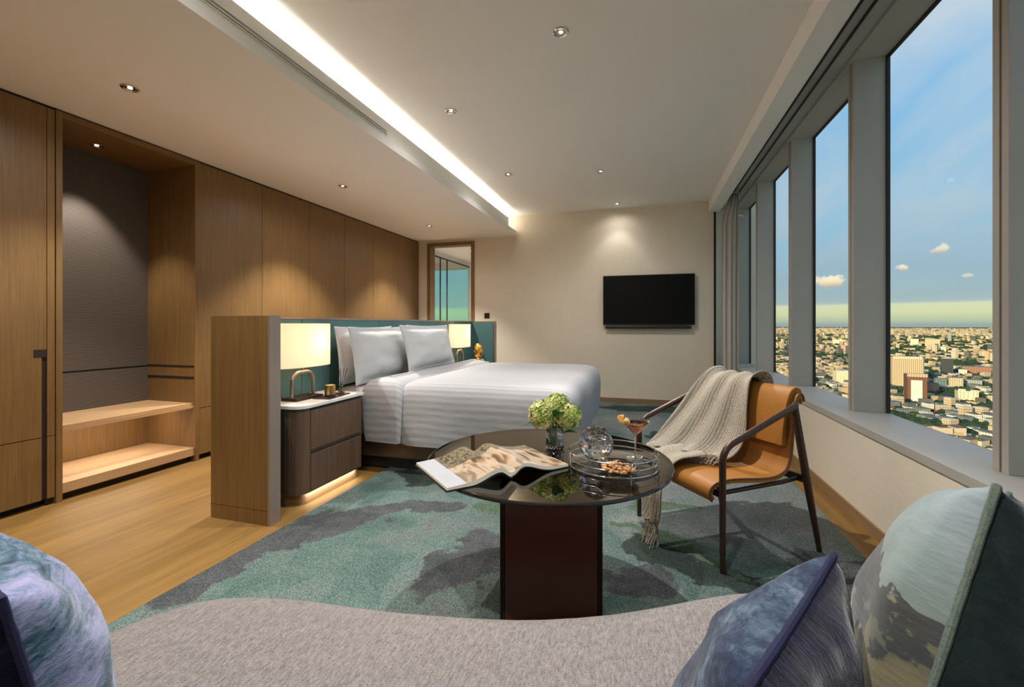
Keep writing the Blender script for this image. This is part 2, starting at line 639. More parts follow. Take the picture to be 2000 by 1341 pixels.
def knit():
    m, t, b = principled('oatmeal_knit')
    tc = t.nodes.new('ShaderNodeTexCoord')
    sp = t.nodes.new('ShaderNodeSeparateXYZ')
    t.links.new(tc.outputs['Object'], sp.inputs[0])
    ysum = mth(t, 'SUBTRACT', sp.outputs[2], mth(t, 'MULTIPLY', sp.outputs[1], .8))
    zig = mth(t, 'PINGPONG', sp.outputs[0], .012)
    a = mth(t, 'SINE', mth(t, 'MULTIPLY', mth(t, 'ADD', ysum, mth(t, 'MULTIPLY', zig, .8)), 2 * math.pi / .0105))
    c = mth(t, 'SINE', mth(t, 'MULTIPLY', sp.outputs[0], 2 * math.pi / .012))
    n = noi(t, coords(t), 220, 2, .6)
    s_ = mth(t, 'ADD', mth(t, 'MULTIPLY_ADD', a, .22, .5), mth(t, 'ADD', mth(t, 'MULTIPLY', c, .12), mth(t, 'MULTIPLY', mth(t, 'SUBTRACT', n, .5), .5)))
    r = ramp(t, s_, [(.15, lin(96, 88, 76)), (.5, lin(168, 156, 138)), (.85, lin(204, 194, 178))])
    t.links.new(r.outputs[0], b.inputs['Base Color'])
    b.inputs['Roughness'].default_value = .95
    b.inputs['Specular IOR Level'].default_value = .1
    bump(t, b, s_, .7, .006)
    return m


M['throw'] = knit()



def pane_mat(name, tint, ior=1.45, rough=0.0, gloss=(1, 1, 1, 1)):
    """thin sheet of glass: tinted see-through plus a Fresnel reflection"""
    m = bpy.data.materials.new(name)
    m.use_nodes = True
    t = m.node_tree
    t.nodes.clear()
    tr = t.nodes.new('ShaderNodeBsdfTransparent')
    tr.inputs[0].default_value = tint
    gl = t.nodes.new('ShaderNodeBsdfGlossy')
    gl.inputs['Roughness'].default_value = rough
    gl.inputs['Color'].default_value = gloss
    fr = t.nodes.new('ShaderNodeFresnel')
    ge = t.nodes.new('ShaderNodeNewGeometry')
    t.links.new(mth(t, 'ADD', mth(t, 'MULTIPLY', ge.outputs['Backfacing'], 1.0 / ior - ior), ior), fr.inputs[0])
    mx = t.nodes.new('ShaderNodeMixShader')
    o = t.nodes.new('ShaderNodeOutputMaterial')
    t.links.new(fr.outputs[0], mx.inputs[0])
    t.links.new(tr.outputs[0], mx.inputs[1])
    t.links.new(gl.outputs[0], mx.inputs[2])
    t.links.new(mx.outputs[0], o.inputs[0])
    return m


M['pane'] = pane_mat('window_glass', (0.99, 0.992, 0.99, 1), 1.04)
M['tealpane'] = pane_mat('green_tinted_glass', (0.66, 0.95, 0.88, 1), 1.04)
M['smoked'] = pane_mat('smoked_bronze_glass', (0.36, 0.31, 0.26, 1), 1.95)
M['thinglass'] = pane_mat('thin_clear_glass', (0.93, 0.95, 0.96, 1), 1.5)
M['traymirror'] = pane_mat('tray_glass_base', (0.75, 0.76, 0.78, 1), 2.1)


def glass(name, col, ior=1.5, rough=0.0):
    m, t, b = principled(name)
    b.inputs['Base Color'].default_value = col
    b.inputs['Transmission Weight'].default_value = 1.0
    b.inputs['IOR'].default_value = ior
    b.inputs['Roughness'].default_value = rough
    return m


M['crystal'] = glass('cut_crystal', (0.93, 0.94, 1.0, 1), 1.6)
M['amber'] = glass('amber_liquid', lin(214, 140, 70), 1.35)
M['cocktail'] = glass('peach_cocktail', lin(250, 172, 128), 1.33)


def emis(name, col, s):
    m = bpy.data.materials.new(name)
    m.use_nodes = True
    t = m.node_tree
    t.nodes.clear()
    e = t.nodes.new('ShaderNodeEmission')
    e.inputs[0].default_value = col
    e.inputs[1].default_value = s
    o = t.nodes.new('ShaderNodeOutputMaterial')
    t.links.new(e.outputs[0], o.inputs[0])
    return m


M['lens'] = emis('lamp_lens', (1.0, 0.9, 0.75, 1), 5.0)
M['led'] = emis('led_strip', (1.0, 0.84, 0.62, 1), 6.0)


def add_light(kind, name, loc, power, col, parent=None, size=0.1, spot=90, blend=0.6, aim=None, sy=None, spread=None, rot=None):
    l = bpy.data.lights.new(name, kind)
    l.energy = power
    l.color = col
    if kind == 'SPOT':
        l.spot_size = math.radians(spot)
        l.spot_blend = blend
        l.shadow_soft_size = size
    elif kind == 'AREA':
        l.shape = 'RECTANGLE'
        l.size = size
        l.size_y = sy or size
        if spread:
            l.spread = math.radians(spread)
    else:
        l.shadow_soft_size = size
    o = bpy.data.objects.new(name, l)
    COL.objects.link(o)
    o.location = loc
    if aim is not None:
        o.rotation_euler = Vector(aim).to_track_quat('-Z', 'Y').to_euler()
    if rot is not None:
        o.rotation_euler = rot
    if parent:
        o.parent = parent
    return o


# ================================================================== ROOM SHELL
def struct(name, mb, m, parent=None, **k):
    o = mb.build(name, m, parent, **k)
    if not parent:
        o['kind'] = 'structure'
    return o


Y0, YB = -1.5, 6.73
struct('floor', MB().box(-6.2, 1.6, Y0 - .1, 9.7, -0.15, 0.0), M['floor'])
# raised tray ceiling
struct('ceiling', MB().box(-2.34, 0.90, Y0, YB + 0.1, 2.87, 2.95), M['ceiling'])
# lower ceiling on the left, with its cove trough
struct('ceiling', MB().box(-4.4, -1.93, Y0, YB, 2.55, 2.612).box(-4.4, -2.30, Y0, YB, 2.612, 2.95), M['ceiling'])
struct('trim_1', MB().box(-1.975, -1.955, Y0, 6.38, 2.612, 2.757), M['white'])
struct('trim_2', MB().box(-1.953, -1.930, Y0, YB, 2.613, 2.622), M['white'])
# right fascia and the curtain pocket
struct('trim_3', MB().box(0.86, 1.0, Y0, YB + .02, 2.72, 2.95), M['ceiling'])
struct('ceiling', MB().box(1.0, 1.318, Y0, 7.60, 2.935, 3.02), M['greymetal'])
struct('trim_4', MB().box(1.14, 1.152, Y0, 6.55, 2.925, 2.9345).box(1.212, 1.224, Y0, 7.46, 2.922, 2.9345), M['gasket'])
struct('trim_5', MB().box(1.318, 1.545, Y0, 7.60, 2.915, 3.02), M['greymetal'])
# walls
wb = MB().box(-2.64, 0.94, YB, YB + .14, 0, 2.95).box(-4.4, -3.48, YB, YB + .14, 0, 2.95).box(-3.48, -2.64, YB, YB + .14, 2.51, 2.95)
struct('wall_back', wb, M['wall'])
struct('wall_left', MB().box(-4.5, -4.36, Y0, YB, 0, 2.95), M['wall'])
struct('wall_front', MB().box(-4.5, 1.72, Y0 - .12, Y0, 0, 3.02), M['wall'])
struct('wall_right', MB().box(1.2, 1.36, Y0, 7.55, 0, 0.5255), M['wall'])
struct('wall_right', MB().box(0.94, 1.72, 7.56, 7.66, 0, 3.02).box(.86, .94, YB + .14, 7.66, 0, 3.02), M['wall'])
struct('wall_right', MB().box(1.36, 1.72, Y0, -.46, .3, 3.02), M['wall'])
struct('baseboard_right', MB().box(1.188, 1.2, Y0, 7.4, 0, 0.066), M['plinthwood'])
struct('baseboard_back', MB().box(-2.64, 0.94, YB - .012, YB, 0, 0.075), M['plinthwood'])
struct('gap_shade_strip', MB().box(0.925, 0.953, YB - .004, YB + .10, 0.0, 2.72), M['gasket'])  # black strip painting in the shaded gap between back wall and curtain
# window ledge
led = MB().box(1.192, 1.541, Y0, 7.55, 0.5265, 0.572)
struct('trim_7', led, M['greymetal'], bevel=0.003)

FIN0, PITCH = 2.18, 1.32
for i in range(5):
    ya = FIN0 + PITCH * (i - 1)           # far face of one fin .. near face of the next
    yb = ya + PITCH
    w = empty('window_%d' % (i + 1), (1.52, (ya + yb) / 2, 0.572), kind='structure')
    hw = PITCH / 2

    def loc(mb):
        return mb
    # pane between the fins
    MB().box(0.012, 0.018, -hw + .083, hw - .002, 0.0, 2.343).build('pane', M['pane'], w)
    fr = MB()
    for a, b_ in ((-hw + .085, -hw + .097), (hw - .014, hw - .001)):
        fr.box(0.0, 0.019, a, b_, 0.0, 2.343)
    fr.box(0.0, 0.019, -hw + .097, hw - .014, 2.330, 2.343)
    fr.build('frame', M['gasket'], w)
    fin = MB().box(-.18, .022, hw, hw + .036, 0.0, 2.343).box(-.18, .022, hw + .048, hw + .084, 0.0, 2.343).box(-.165, .022, hw + .036, hw + .048, 0, 2.343)
    fin.build('mullion', M['greymetal'], w, bevel=0.002)
    MB().box(-.1665, -.164, hw + .0365, hw + .0475, 0.001, 2.34).build('gasket', M['gasket'], w)

# linear air grille in the soffit edge
g = empty('air_grille', (-1.955, 0.8, 2.64), label='long white slotted air grille along the ceiling step on the left', cat='air grille')
MB().box(0.0, 0.004, -2.2, 2.28, -0.020, 0.045).build('backing', M['greymetal'], g)
for k in range(4):
    MB().box(0.004, 0.013, -2.2, 2.28, -0.021 + k * 0.0185, -0.021 + k * 0.0185 + 0.0065).build('slat', M['white'], g)

# cove strip light, upward inside the trough
cv = empty('cove_light', (-2.10, 2.6, 2.613), label='warm strip light hidden in the ceiling trough above the bed', cat='light')
MB().box(-.012, .012, -4.0, 4.05, 0.0, 0.012).build('led_strip', M['led'], cv)
for k in range(4):
    add_light('AREA', 'cove_glow', (0.0, -3.0 + k * 2.03, 0.03), 2.2, (1.0, 0.98, 0.95), cv, size=0.05, sy=2.03, rot=(0, math.radians(180 - 12), 0))

# ---------------------------------------------------------------- far room through the opening
d = empty('door_1', (-3.06, YB, 0), kind='structure')
MB().box(-.42, -.365, -.02, .16, 0, 2.51).box(.365, .42, -.02, .16, 0, 2.51).box(-.365, .365, -.02, .16, 2.455, 2.51).build('frame', M['veneer'], d, bevel=.002)
struct('wall_far', MB().box(-6.2, -4.95, 9.5, 9.62, 0, 2.95).box(-3.875, -2.3, 9.5, 9.62, 0, 2.95).box(-4.95, -3.875, 9.5, 9.62, 2.455, 2.95).box(-4.95, -3.875, 9.5, 9.62, 0, .3), M['white'])
struct('wall_far', MB().box(-6.3, -6.2, 6.87, 9.62, 0, 2.95).box(-2.4, -2.3, 6.87, 9.5, 0, 2.95).box(-6.2, -4.4, YB + .0, 6.87, 0, 2.95), M['white'])
struct('ceiling', MB().box(-6.2, -2.3, 6.87, 9.62, 2.60, 2.70), M['ceiling'])
w6 = empty('window_6', (-4.41, 9.55, .3), kind='structure')
MB().box(-.53, .53, -.003, .003, .02, 2.14).build('pane', M['tealpane'], w6)
fr = MB()
for a, b_, c, e in ((-.54, -.515, 0, 2.155), (.515, .535, 0, 2.155), (-.515, .515, 2.13, 2.155), (-.515, .515, 0, .025)):
    fr.box(a, b_, -.02, .02, c, e)
fr.build('frame', M['white'], w6)
gp = empty('glass_partition', (-3.85, 8.6, 0), label='black framed glass partition seen through the opening beside the wardrobe', cat='glass partition')
MB().box(-.004, .004, -1.1, .88, .02, 2.46).build('pane', M['thinglass'], gp)
fr = MB().box(-.012, .012, -1.1, .88, 2.462, 2.485).box(-.012, .012, -1.1, .88, 0, .02)
fr.build('rail', M['gasket'], gp)
for y in (-0.62, -0.31):
    MB().box(-.010, .010, y - .010, y + .010, .02, 2.462).build('post', M['gasket'], gp)


# ================================================================== CEILING LIGHTS
def make_downlight():
    r = empty('downlight', (0, 0, 0), label='x', cat='ceiling light')
    MB().lathe([(0.030, -0.001), (0.046, -0.001), (0.046, -0.006), (0.042, -0.009), (0.034, -0.008), (0.030, -0.004)], seg=28, cap=False).build('trim_ring', M['chrome'], r, smooth=True)
    MB().lathe([(0.0305, -0.004), (0.022, -0.0015), (0.012, -0.001), (0.001, -0.001)], seg=24, cap=True).build('reflector', M['chrome'], r, smooth=True)
    MB().lathe([(0.001, -0.006), (0.012, -0.005), (0.013, -0.002)], seg=16, cap=True).build('lens', M['lens'], r, smooth=True)
    return r


dl0 = make_downlight()
ups = [(-2.91, 1.87, 2.55, 'round chrome downlight on the low left ceiling nearest the camera', 0.8, WARM),
       (-2.91, 3.80, 2.55, 'small chrome downlight in the low ceiling above the middle wardrobe doors', 1.7, WARM),
       (-2.91, 5.68, 2.55, 'tiny downlight at the far end of the low ceiling near the glass doorway', 1.5, WARM),
       (-1.49, 3.28, 2.87, 'chrome downlight in the raised ceiling left of centre, nearer one beside the cove', 0.12, NEUT),
       (-1.49, 4.85, 2.87, 'chrome downlight in the raised ceiling beside the cove, farther from the camera', 0.12, NEUT),
       (-0.47, 2.58, 2.87, 'large bright chrome downlight at the top middle of the raised ceiling', 1.15, NEUT),
       (-0.47, 5.05, 2.87, 'small downlight on the raised ceiling near the television wall', 1.5, NEUT),
       (-0.37, 6.46, 2.87, 'tiny downlight closest to the back wall above the television', 0.08, NEUT),
       (-2.91, -0.1, 2.55, 'downlight in the low ceiling behind the camera on the wardrobe side', 1.1, WARM),
       (-0.47, 0.15, 2.87, 'downlight in the raised ceiling above the sofa', 0.6, NEUT),
       (-1.49, 1.20, 2.87, 'downlight in the raised ceiling beside the cove above the sofa end', 0.5, NEUT),
       (-3.25, 8.1, 2.60, 'downlight in the ceiling of the room beyond the doorway', 3.5, NEUT)]
fits = [dl0] + [copy_tree(dl0) for _ in ups]
for i, (x, y, z, lb, k, c) in enumerate(ups):
    o = fits[i]
    o.location = (x, y, z)
    o['label'] = lb
    add_light('SPOT', 'lamp_beam', (0, 0, -0.02), SPOT_W * k, c, o, size=0.022, spot=46 if i == 6 else (94 if z < 2.8 else 88), blend=0.55,
              aim=(.55, -3.9, -2.5) if i == 6 else None)
    add_light('SPOT', 'spill_fill', (0, 0, -0.022), {3: 7.0, 4: 7.0, 7: 4.0, 10: 7.0}.get(i, 38.0) if z > 2.8 else 12.0, c, o, size=0.03, spot=165, blend=1.0)  # second wide light added in each fitting to brighten the walls

nd = fits[-1]
nd.location = (-3.93, 2.30, 2.496)
nd['label'] = 'chrome downlight set in the wooden top of the open luggage niche'
add_light('SPOT', 'lamp_beam', (0, 0, -0.02), SPOT_W * 0.5, WARM, nd, size=0.02, spot=76, blend=0.5)

# ================================================================== WARDROBES
XP = -3.637


def wardrobe(y0, y1, label, handle=False, grp='tall oak wardrobe doors along the left wall'):
    w = empty('wardrobe', (XP, (y0 + y1) / 2, 0), label=label, cat='wardrobe', group=grp)
    h = (y1 - y0) / 2
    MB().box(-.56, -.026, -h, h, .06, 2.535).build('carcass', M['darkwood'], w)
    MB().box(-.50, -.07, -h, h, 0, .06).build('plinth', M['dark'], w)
    hy = h - .0025
    g_ = .024 if handle else 0
    dm = MB().box(-.022, 0, -h + .0025, hy - g_, .443, 2.532)
    if handle:
        dm.box(-.022, 0, hy - g_, hy, .995, 2.532)
    dm.build('door', M['veneer'], w)
    MB().box(-.022, 0, -h + .002, hy - g_, .046, .438).build('lower_panel', M['veneer'], w)
    return w


wardrobe(2.865, 3.519, 'tall oak wardrobe door directly right of the open niche')
seq = [3.519, 4.166, 4.785, 5.405, 6.067, 6.715]
nm = ['oak wardrobe door with the leftmost bright pool of light, behind the near lamp',
      'oak wardrobe door above the near pillows, third from the niche',
      'oak wardrobe door above the middle pillows, fourth from the niche',
      'oak wardrobe door lit by the second pool of light, fifth from the niche',
      'last oak wardrobe door beside the glass doorway']
for a, b_, n_ in zip(seq[:-1], seq[1:], nm):
    wardrobe(a, b_, n_)
w0 = wardrobe(1.24, 1.862, 'tall oak wardrobe with a slim dark grip at the left edge of the photo', handle=True, grp='tall oak wardrobes left of the niche')
MB().box(-.024, -.010, .283, .309, .046, .995).box(-.024, .001, .245, .309, .945, .995).build('handle', M['darkwood'], w0)
wardrobe(0.62, 1.24, 'tall oak wardrobe just outside the left edge of the photo', grp='tall oak wardrobes left of the niche')
wardrobe(Y0 + .02, 0.62, 'wide oak wardrobe behind the camera', grp='tall oak wardrobes left of the niche')
st = empty('side_stile', (XP, 1.883, 0), label='narrow oak strip between the leftmost wardrobe grip and the open niche', cat='panel')
MB().box(-.022, 0, -.020, .018, .442, 2.532).build('upper_strip', M['veneer'], st, bevel=.001)
MB().box(-.022, 0, -.020, .018, .046, .438).build('lower_strip', M['veneer'], st, bevel=.001)
MB().box(-.5, -.026, -.018, .016, 0, 2.53).build('backing', M['darkwood'], st)
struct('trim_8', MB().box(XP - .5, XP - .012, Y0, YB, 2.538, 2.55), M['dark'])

# luggage niche
n = empty('luggage_niche', (XP, 2.385, 0), label='open oak luggage niche with slatted bench and dark woven back', cat='luggage niche')
H2 = .48
MB().box(-.56, .004, -H2, -H2 + .034, 0, 2.538).build('side_panel', M['veneer'], n, bevel=.001)
sp_ = MB().box(-.56, .004, H2 - .034, H2, 0, 2.538)
sp_.build('side_panel', M['veneer'], n, bevel=.001)
MB().box(-.545, -.012, H2 - .0375, H2 - .0342, .694, .712).box(-.545, -.012, H2 - .0375, H2 - .0342, .792, .806).build('groove', M['dark'], n)
MB().box(-.56, 0, -H2 + .034, H2 - .034, 2.498, 2.538).build('top_panel', M['veneer_y'], n)
MB().box(-.56, -.548, -H2 + .034, H2 - .034, .80, 2.498).build('woven_back', M['weave'], n)
MB().box(-.56, -.548, -H2 + .034, H2 - .034, .49, .785).build('woven_back', M['weave'], n)
MB().box(-.562, -.553, -H2 + .034, H2 - .034, .785, .80).build('groove', M['dark'], n)
MB().box(-.56, -.550, -H2 + .034, H2 - .034, .116, .452).build('lower_back', M['veneer'], n)
MB().box(-.545, -.010, -H2 + .034, H2 - .034, .450, .472).build('bench', M['slat'], n)
for k in range(8):
    a = -.545 + k * .0672
    MB().box(a, a + .058, -H2 + .036, H2 - .036, .472, .492).build('bench_slat', M['slat'], n, bevel=.002)
MB().box(-.545, -.006, -H2 + .034, H2 - .034, .092, .116).box(-.03, -.006, -H2 + .034, H2 - .034, .050, .092).build('lower_shelf', M['slat'], n, bevel=.001)
MB().box(-.50, -.05, -H2 + .034, H2 - .034, 0, .092).build('toe_kick', M['darkwood'], n)
MB().box(-.30, -.28, -.40, .40, .440, .4495).build('led_strip', M['led'], n)
add_light('AREA', 'bench_glow', (-.29, -.05, .436), 1.3, WARM, n, size=.04, sy=.7, rot=(0, 0, 0))

# ================================================================== HEADBOARD SCREEN
XH = -2.42
hs = empty('headboard_screen', (-2.3, 4.1, 0), label='low oak screen with teal padded headboard wrapping the bed and nightstands', cat='headboard')


def rel(mb, o):
    l = o.location
    mb.v = [(a - l.x, b - l.y, c - l.z) for a, b, c in mb.v]
    return mb


def wing_poly(y0, y1, x1, r=.05):
    pts = [(x1, y0), (x1, y1), (-2.52, y1)]
    for k in range(7):
        a = math.pi + k * math.pi / 12
        pts.append((-2.52 + r + r * math.cos(a), y0 + r + r * math.sin(a)))
    return pts


rel(MB().prism(wing_poly(2.034, 2.112, -2.062), .085, 1.203), hs).build('wing', M['veneer'], hs, smooth=True)
rel(MB().prism(wing_poly(2.034, 2.112, -2.062), 0, .082), hs).build('wing_plinth', M['veneer'], hs, smooth=True)
rel(MB().box(-2.0615, -2.048, 2.033, 2.113, 0, 1.204), hs).build('edge_strip', M['bronze_edge'], hs)
rel(MB().box(-2.52, -2.092, 6.10, 6.178, 0, 1.203), hs).build('wing', M['veneer'], hs)
rel(MB().box(-2.0915, -2.08, 6.098, 6.18, 0, 1.204), hs).build('edge_strip', M['bronze_edge'], hs)
rel(MB().box(-2.52, -2.465, 2.112, 6.10, 0, 1.203), hs).build('back_panel', M['veneer'], hs)
rel(MB().box(-2.52, XH - .004, 2.113, 6.099, 1.192, 1.206), hs).build('top_ledge', M['bronze_edge'], hs)
ys = [2.114, 2.70, 3.68, 4.55, 5.42, 6.098]
for a, b_ in zip(ys[:-1], ys[1:]):
    rel(MB().box(-2.465, XH, a + .002, b_ - .002, .30, 1.190), hs).build('teal_panel', M['teal'], hs, bevel=.006)
rel(MB().box(-2.465, -2.10, 6.088, 6.0998, .02, 1.190), hs).build('teal_panel', M['teal'], hs)
rel(MB().box(-2.465, -2.07, 2.1122, 2.120, .02, 1.190), hs).build('teal_panel', M['teal'], hs)


# ================================================================== NIGHTSTANDS
def nightstand(yc, label, flip=1):
    s = empty('nightstand', (-2.225, yc, 0), label=label, cat='nightstand', group='nightstands beside the bed')
    L, x0, x1, r = .315, -.19, .165, .07

    def poly(g, rr):
        pts = []
        for cx, cy, a0 in ((x1 + g - rr, -L - g + rr, -90), (x1 + g - rr, L + g - rr, 0)):
            r_ = rr if (cy * flip < 0) else min(.012, rr)
            cx = x1 + g - r_
            cy = (-L - g + r_) if cy < 0 else (L + g - r_)
            for k in range(7):
                a = math.radians(a0 + 15 * k)
                pts.append((cx + r_ * math.cos(a), cy + r_ * math.sin(a)))
        pts += [(x0, L + g), (x0, -L - g)]
        return pts
    MB().prism(poly(0, r), .075, .615).build('body', M['walnut'], s, smooth=True, angle=30)
    MB().prism(poly(.012, r + .012), .617, .640).build('top', M['stone'], s, smooth=True, angle=30, bevel=.003)
    q0, q1 = (-L + r + .015, L - .035) if flip > 0 else (-L + .035, L - r - .015)
    for za, zb in ((.345, .598), (.085, .318)):
        dr_ = MB().box(x1 - .01, x1 + .006, q0, q1, za, zb).build('drawer', M['walnut'], s, bevel=.002)
        MB().box(x1 - .006, x1 + .0025, q0, q1 + .012, zb + .001, zb + .015).build('finger_pull', M['dark'], dr_)
    MB().prism([(a * .88, b * .9) for a, b in poly(0, r)], 0, .075).build('plinth', M['plinthwood'], s, smooth=True, angle=30)
    add_light('AREA', 'plinth_glow', (x1 - .004, 0, .072), .55, WARM, s, size=.02, sy=.5, rot=(0, .5, 0))
    return s


nightstand(2.60, 'dark oak nightstand with pale stone top between the screen end and the bed')
nightstand(5.52, 'far nightstand mostly hidden behind the bed', -1)


def lamp(loc, label):
    l = empty('table_lamp', loc, label=label, cat='table lamp', group='bedside table lamps')
    MB().box(-.065, .065, -.13, .13, 0, .018).build('base', M['bronze_dark'], l, bevel=.004)
    MB().lathe([(.008, 0), (.008, .012), (.004, .02)], (.035, .02, .018), seg=12).build('switch', M['bronze_dark'], l, smooth=True)
    path = [(0, -.10, .018), (0, -.10, .115)]
    for k in range(1, 8):
        a = math.pi - k * math.pi / 16
        path.append((0, -.03 + .07 * math.cos(a), .115 + .07 * math.sin(a)))
    path += [(0, .03, .185)]
    for k in range(1, 8):
        a = math.pi / 2 - k * math.pi / 16
        path.append((0, .03 + .07 * math.cos(a), .115 + .07 * math.sin(a)))
    path += [(0, .10, .115), (0, .10, .018)]
    MB().tube(path, .0125, 10).build('arch', M['bronze'], l, smooth=True)
    MB().tube([(0, 0, .185), (0, 0, .30)], .006, 8).build('stem', M['bronze'], l, smooth=True)
    sx, sy, z0, z1 = .098, .235, .225, .520
    prof_o = [(1.0, z0), (1.0, z1), (.975, z1), (.975, z0)]
    sh = MB()
    seg = 48
    rs = []
    for r_, z in prof_o + prof_o[:1]:
        ring = []
        for i in range(seg):
            a = 2 * math.pi * i / seg
            ca, sa = math.cos(a), math.sin(a)
            ring.append((sx * r_ * math.copysign(abs(ca) ** .8, ca), sy * r_ * math.copysign(abs(sa) ** .8, sa), z))
        rs.append(ring)
    sh.rings(rs)
    sh.build('shade', M['shade'], l, smooth=True, angle=60)
    MB().sphere((0, .06, .36), .026).build('bulb', M['bulb'], l, smooth=True)
    add_light('POINT', 'bulb_glow', (0, 0.06, .40), 2.0, (1.0, .72, .50), l, size=.05)
    return l


def shade_mat():
    m, t, b = principled('glowing_linen_shade')
    b.inputs['Base Color'].default_value = lin(232, 214, 196)
    b.inputs['Roughness'].default_value = .9
    tr = t.nodes.new('ShaderNodeBsdfTranslucent')
    tr.inputs[0].default_value = lin(240, 218, 198)
    em = t.nodes.new('ShaderNodeEmission')
    em.inputs[0].default_value = (1.0, .72, .50, 1)
    em.inputs[1].default_value = .15
    mx = t.nodes.new('ShaderNodeMixShader')
    mx.inputs[0].default_value = .55
    ad = t.nodes.new('ShaderNodeAddShader')
    o = [x for x in t.nodes if x.type == 'OUTPUT_MATERIAL'][0]
    t.links.new(b.outputs[0], mx.inputs[1])
    t.links.new(tr.outputs[0], mx.inputs[2])
    t.links.new(mx.outputs[0], ad.inputs[0])
    t.links.new(em.outputs[0], ad.inputs[1])
    t.links.new(ad.outputs[0], o.inputs[0])
    return m


M['shade'] = shade_mat()
M['bulb'] = emis('lit_bulb', (1.0, .85, .62, 1), 12)
lamp((-2.27, 2.54, .640), 'lit oval linen lamp on an arched bronze base on the near nightstand')
lamp((-2.28, 5.30, .640), 'lit linen lamp on the far nightstand beyond the pillows')

# small things on the near nightstand
tr_ = empty('tray', (-2.142, 2.68, .640), .12, label='small dark tray under the candle on the near nightstand', cat='tray')
MB().box(-.065, .065, -.135, .135, 0, .007).build('tray_base', M['bronze_dark'], tr_, bevel=.002)
cd = empty('candle', (-2.115, 2.625, .6472), label='brass candle jar on the nightstand tray', cat='candle')
MB().lathe([(.034, 0), (.036, .001), (.036, .018)], seg=28).build('jar_foot', M['dark'], cd, smooth=True, angle=30)
MB().lathe([(.036, .018), (.036, .082), (.0335, .082), (.0335, .07), (.001, .07)], seg=28).build('jar', M['brass'], cd, smooth=True, angle=30)
MB().lathe([(.033, .070), (.033, .074), (.001, .0745)], seg=24).build('wax', M['wax'], cd)
df = empty('reed_diffuser', (-2.115, 2.745, .6472), label='small amber reed diffuser bottle with black sticks beside the brass candle', cat='reed diffuser')
MB().lathe([(.024, 0), (.026, .004), (.026, .034), (.018, .046), (.011, .050), (.011, .066), (.009, .066), (.009, .02), (.001, .018)], seg=24).build('bottle', M['thinglass'], df, smooth=True)
MB().lathe([(.0235, .003), (.0235, .026), (.001, .0262)], seg=20).build('oil', M['amber'], df, smooth=True, angle=30)
MB().lathe([(.0125, .058), (.0125, .068), (.0113, .068), (.0113, .058)], seg=18, cap=False).build('neck_ring', M['brass'], df, smooth=True)
rnd = random.Random(4)
for k, (a, t_) in enumerate(((-1.5, .36), (-1.2, .30), (.3, .12), (1.2, .30), (1.7, .22), (2.4, .15))):
    MB().tube([(-.004 * math.cos(a), -.004 * math.sin(a), .012), (.16 * math.sin(t_) * math.cos(a), .16 * math.sin(t_) * math.sin(a), .03 + .16 * math.cos(t_))], .0018, 6).build('reed', M['reed'], df)

sk = empty('wall_socket', (-2.4195, 2.37, .765), label='three-hole power socket on the teal panel below the near lamp', cat='socket')
MB().box(0, .006, -.062, .062, -.042, .042).build('plate', plain('socket_grey', lin(120, 124, 124), .4, .3), sk, bevel=.002)
for a, b_ in ((0, .013), (-.012, -.007), (.012, -.007)):
    MB().lathe([(.004, 0), (.004, .002)], (0, 0, 0), seg=8).build('hole', M['dark'], sk, loc=(.006, a + .02, b_), rot=(0, math.radians(90), 0))
sw = empty('wall_switch', (-2.425, YB, 1.30), label='square dark bronze switch on the back wall above the far screen end', cat='switch')
MB().box(-.043, .043, -.008, 0, -.043, .043).build('plate', M['bronze_dark'], sw, bevel=.002)
for dx in (-.02, .02):
    MB().box(dx - .016, dx + .016, -.011, -.0085, -.03, .03).build('button', M['bronze_dark'], sw, bevel=.001)

# far nightstand ornaments
for k, (w_, dz, c, n_) in enumerate(((.19, .022, lin(206, 198, 188), 'pale book lying lowest under the golden head on the far nightstand'), (.175, .02, lin(190, 176, 160), 'upper book of the two directly under the golden head'))):
    bo = empty('book', (-2.19, 5.62, .640 + k * .0225), .1 * k, label=n_, cat='book', group='books on the far nightstand')
    MB().box(-w_ / 2 + .003, w_ / 2 - .003, -.12, .12, .003, dz - .003).build('pages', M['wax'], bo)
    cm_ = plain('book_cover_%s' % 'ab'[k], c, .5)
    MB().box(-w_ / 2, w_ / 2, -.123, .123, 0, .003).box(-w_ / 2, w_ / 2, -.123, .123, dz - .003, dz).box(-w_ / 2, -w_ / 2 + .003, -.123, .123, .003, dz - .003).build('cover', cm_, bo)

sc_ = empty('sculpture', (-2.15, 5.62, .683), -.5, label='small golden stylised head ornament on books on the far nightstand', cat='ornament')


def headfn(d_):
    k = 1 + .10 * d_.z * (1 if d_.z > 0 else .2)
    f = max(0, d_.x)
    k += .16 * f ** 6 * max(0, 1 - abs(d_.z + .05) * 3.0)
    k -= .12 * f ** 2 * math.exp(-((abs(d_.y) - .38) / .16) ** 2) * math.exp(-((d_.z - .12) / .17) ** 2)
    k -= .05 * f ** 2 * math.exp(-((d_.z + .38) / .06) ** 2) * math.exp(-(d_.y / .3) ** 2)
    if d_.z < -.6:
        k *= 1 - .25 * (-.6 - d_.z)
    return k


MB().sphere((0, 0, .112), .072, .06, .10, 40, 30, headfn).build('head', M['gold'], sc_, smooth=True, angle=180)
MB().lathe([(.030, 0), (.034, .003), (.026, .028)], seg=20).build('neck', M['gold'], sc_, smooth=True)
for s_ in (-1, 1):
    MB().sphere((-.005, s_ * .059, .108), .012, .008, .02, 12, 8).build('ear', M['gold'], sc_, smooth=True)


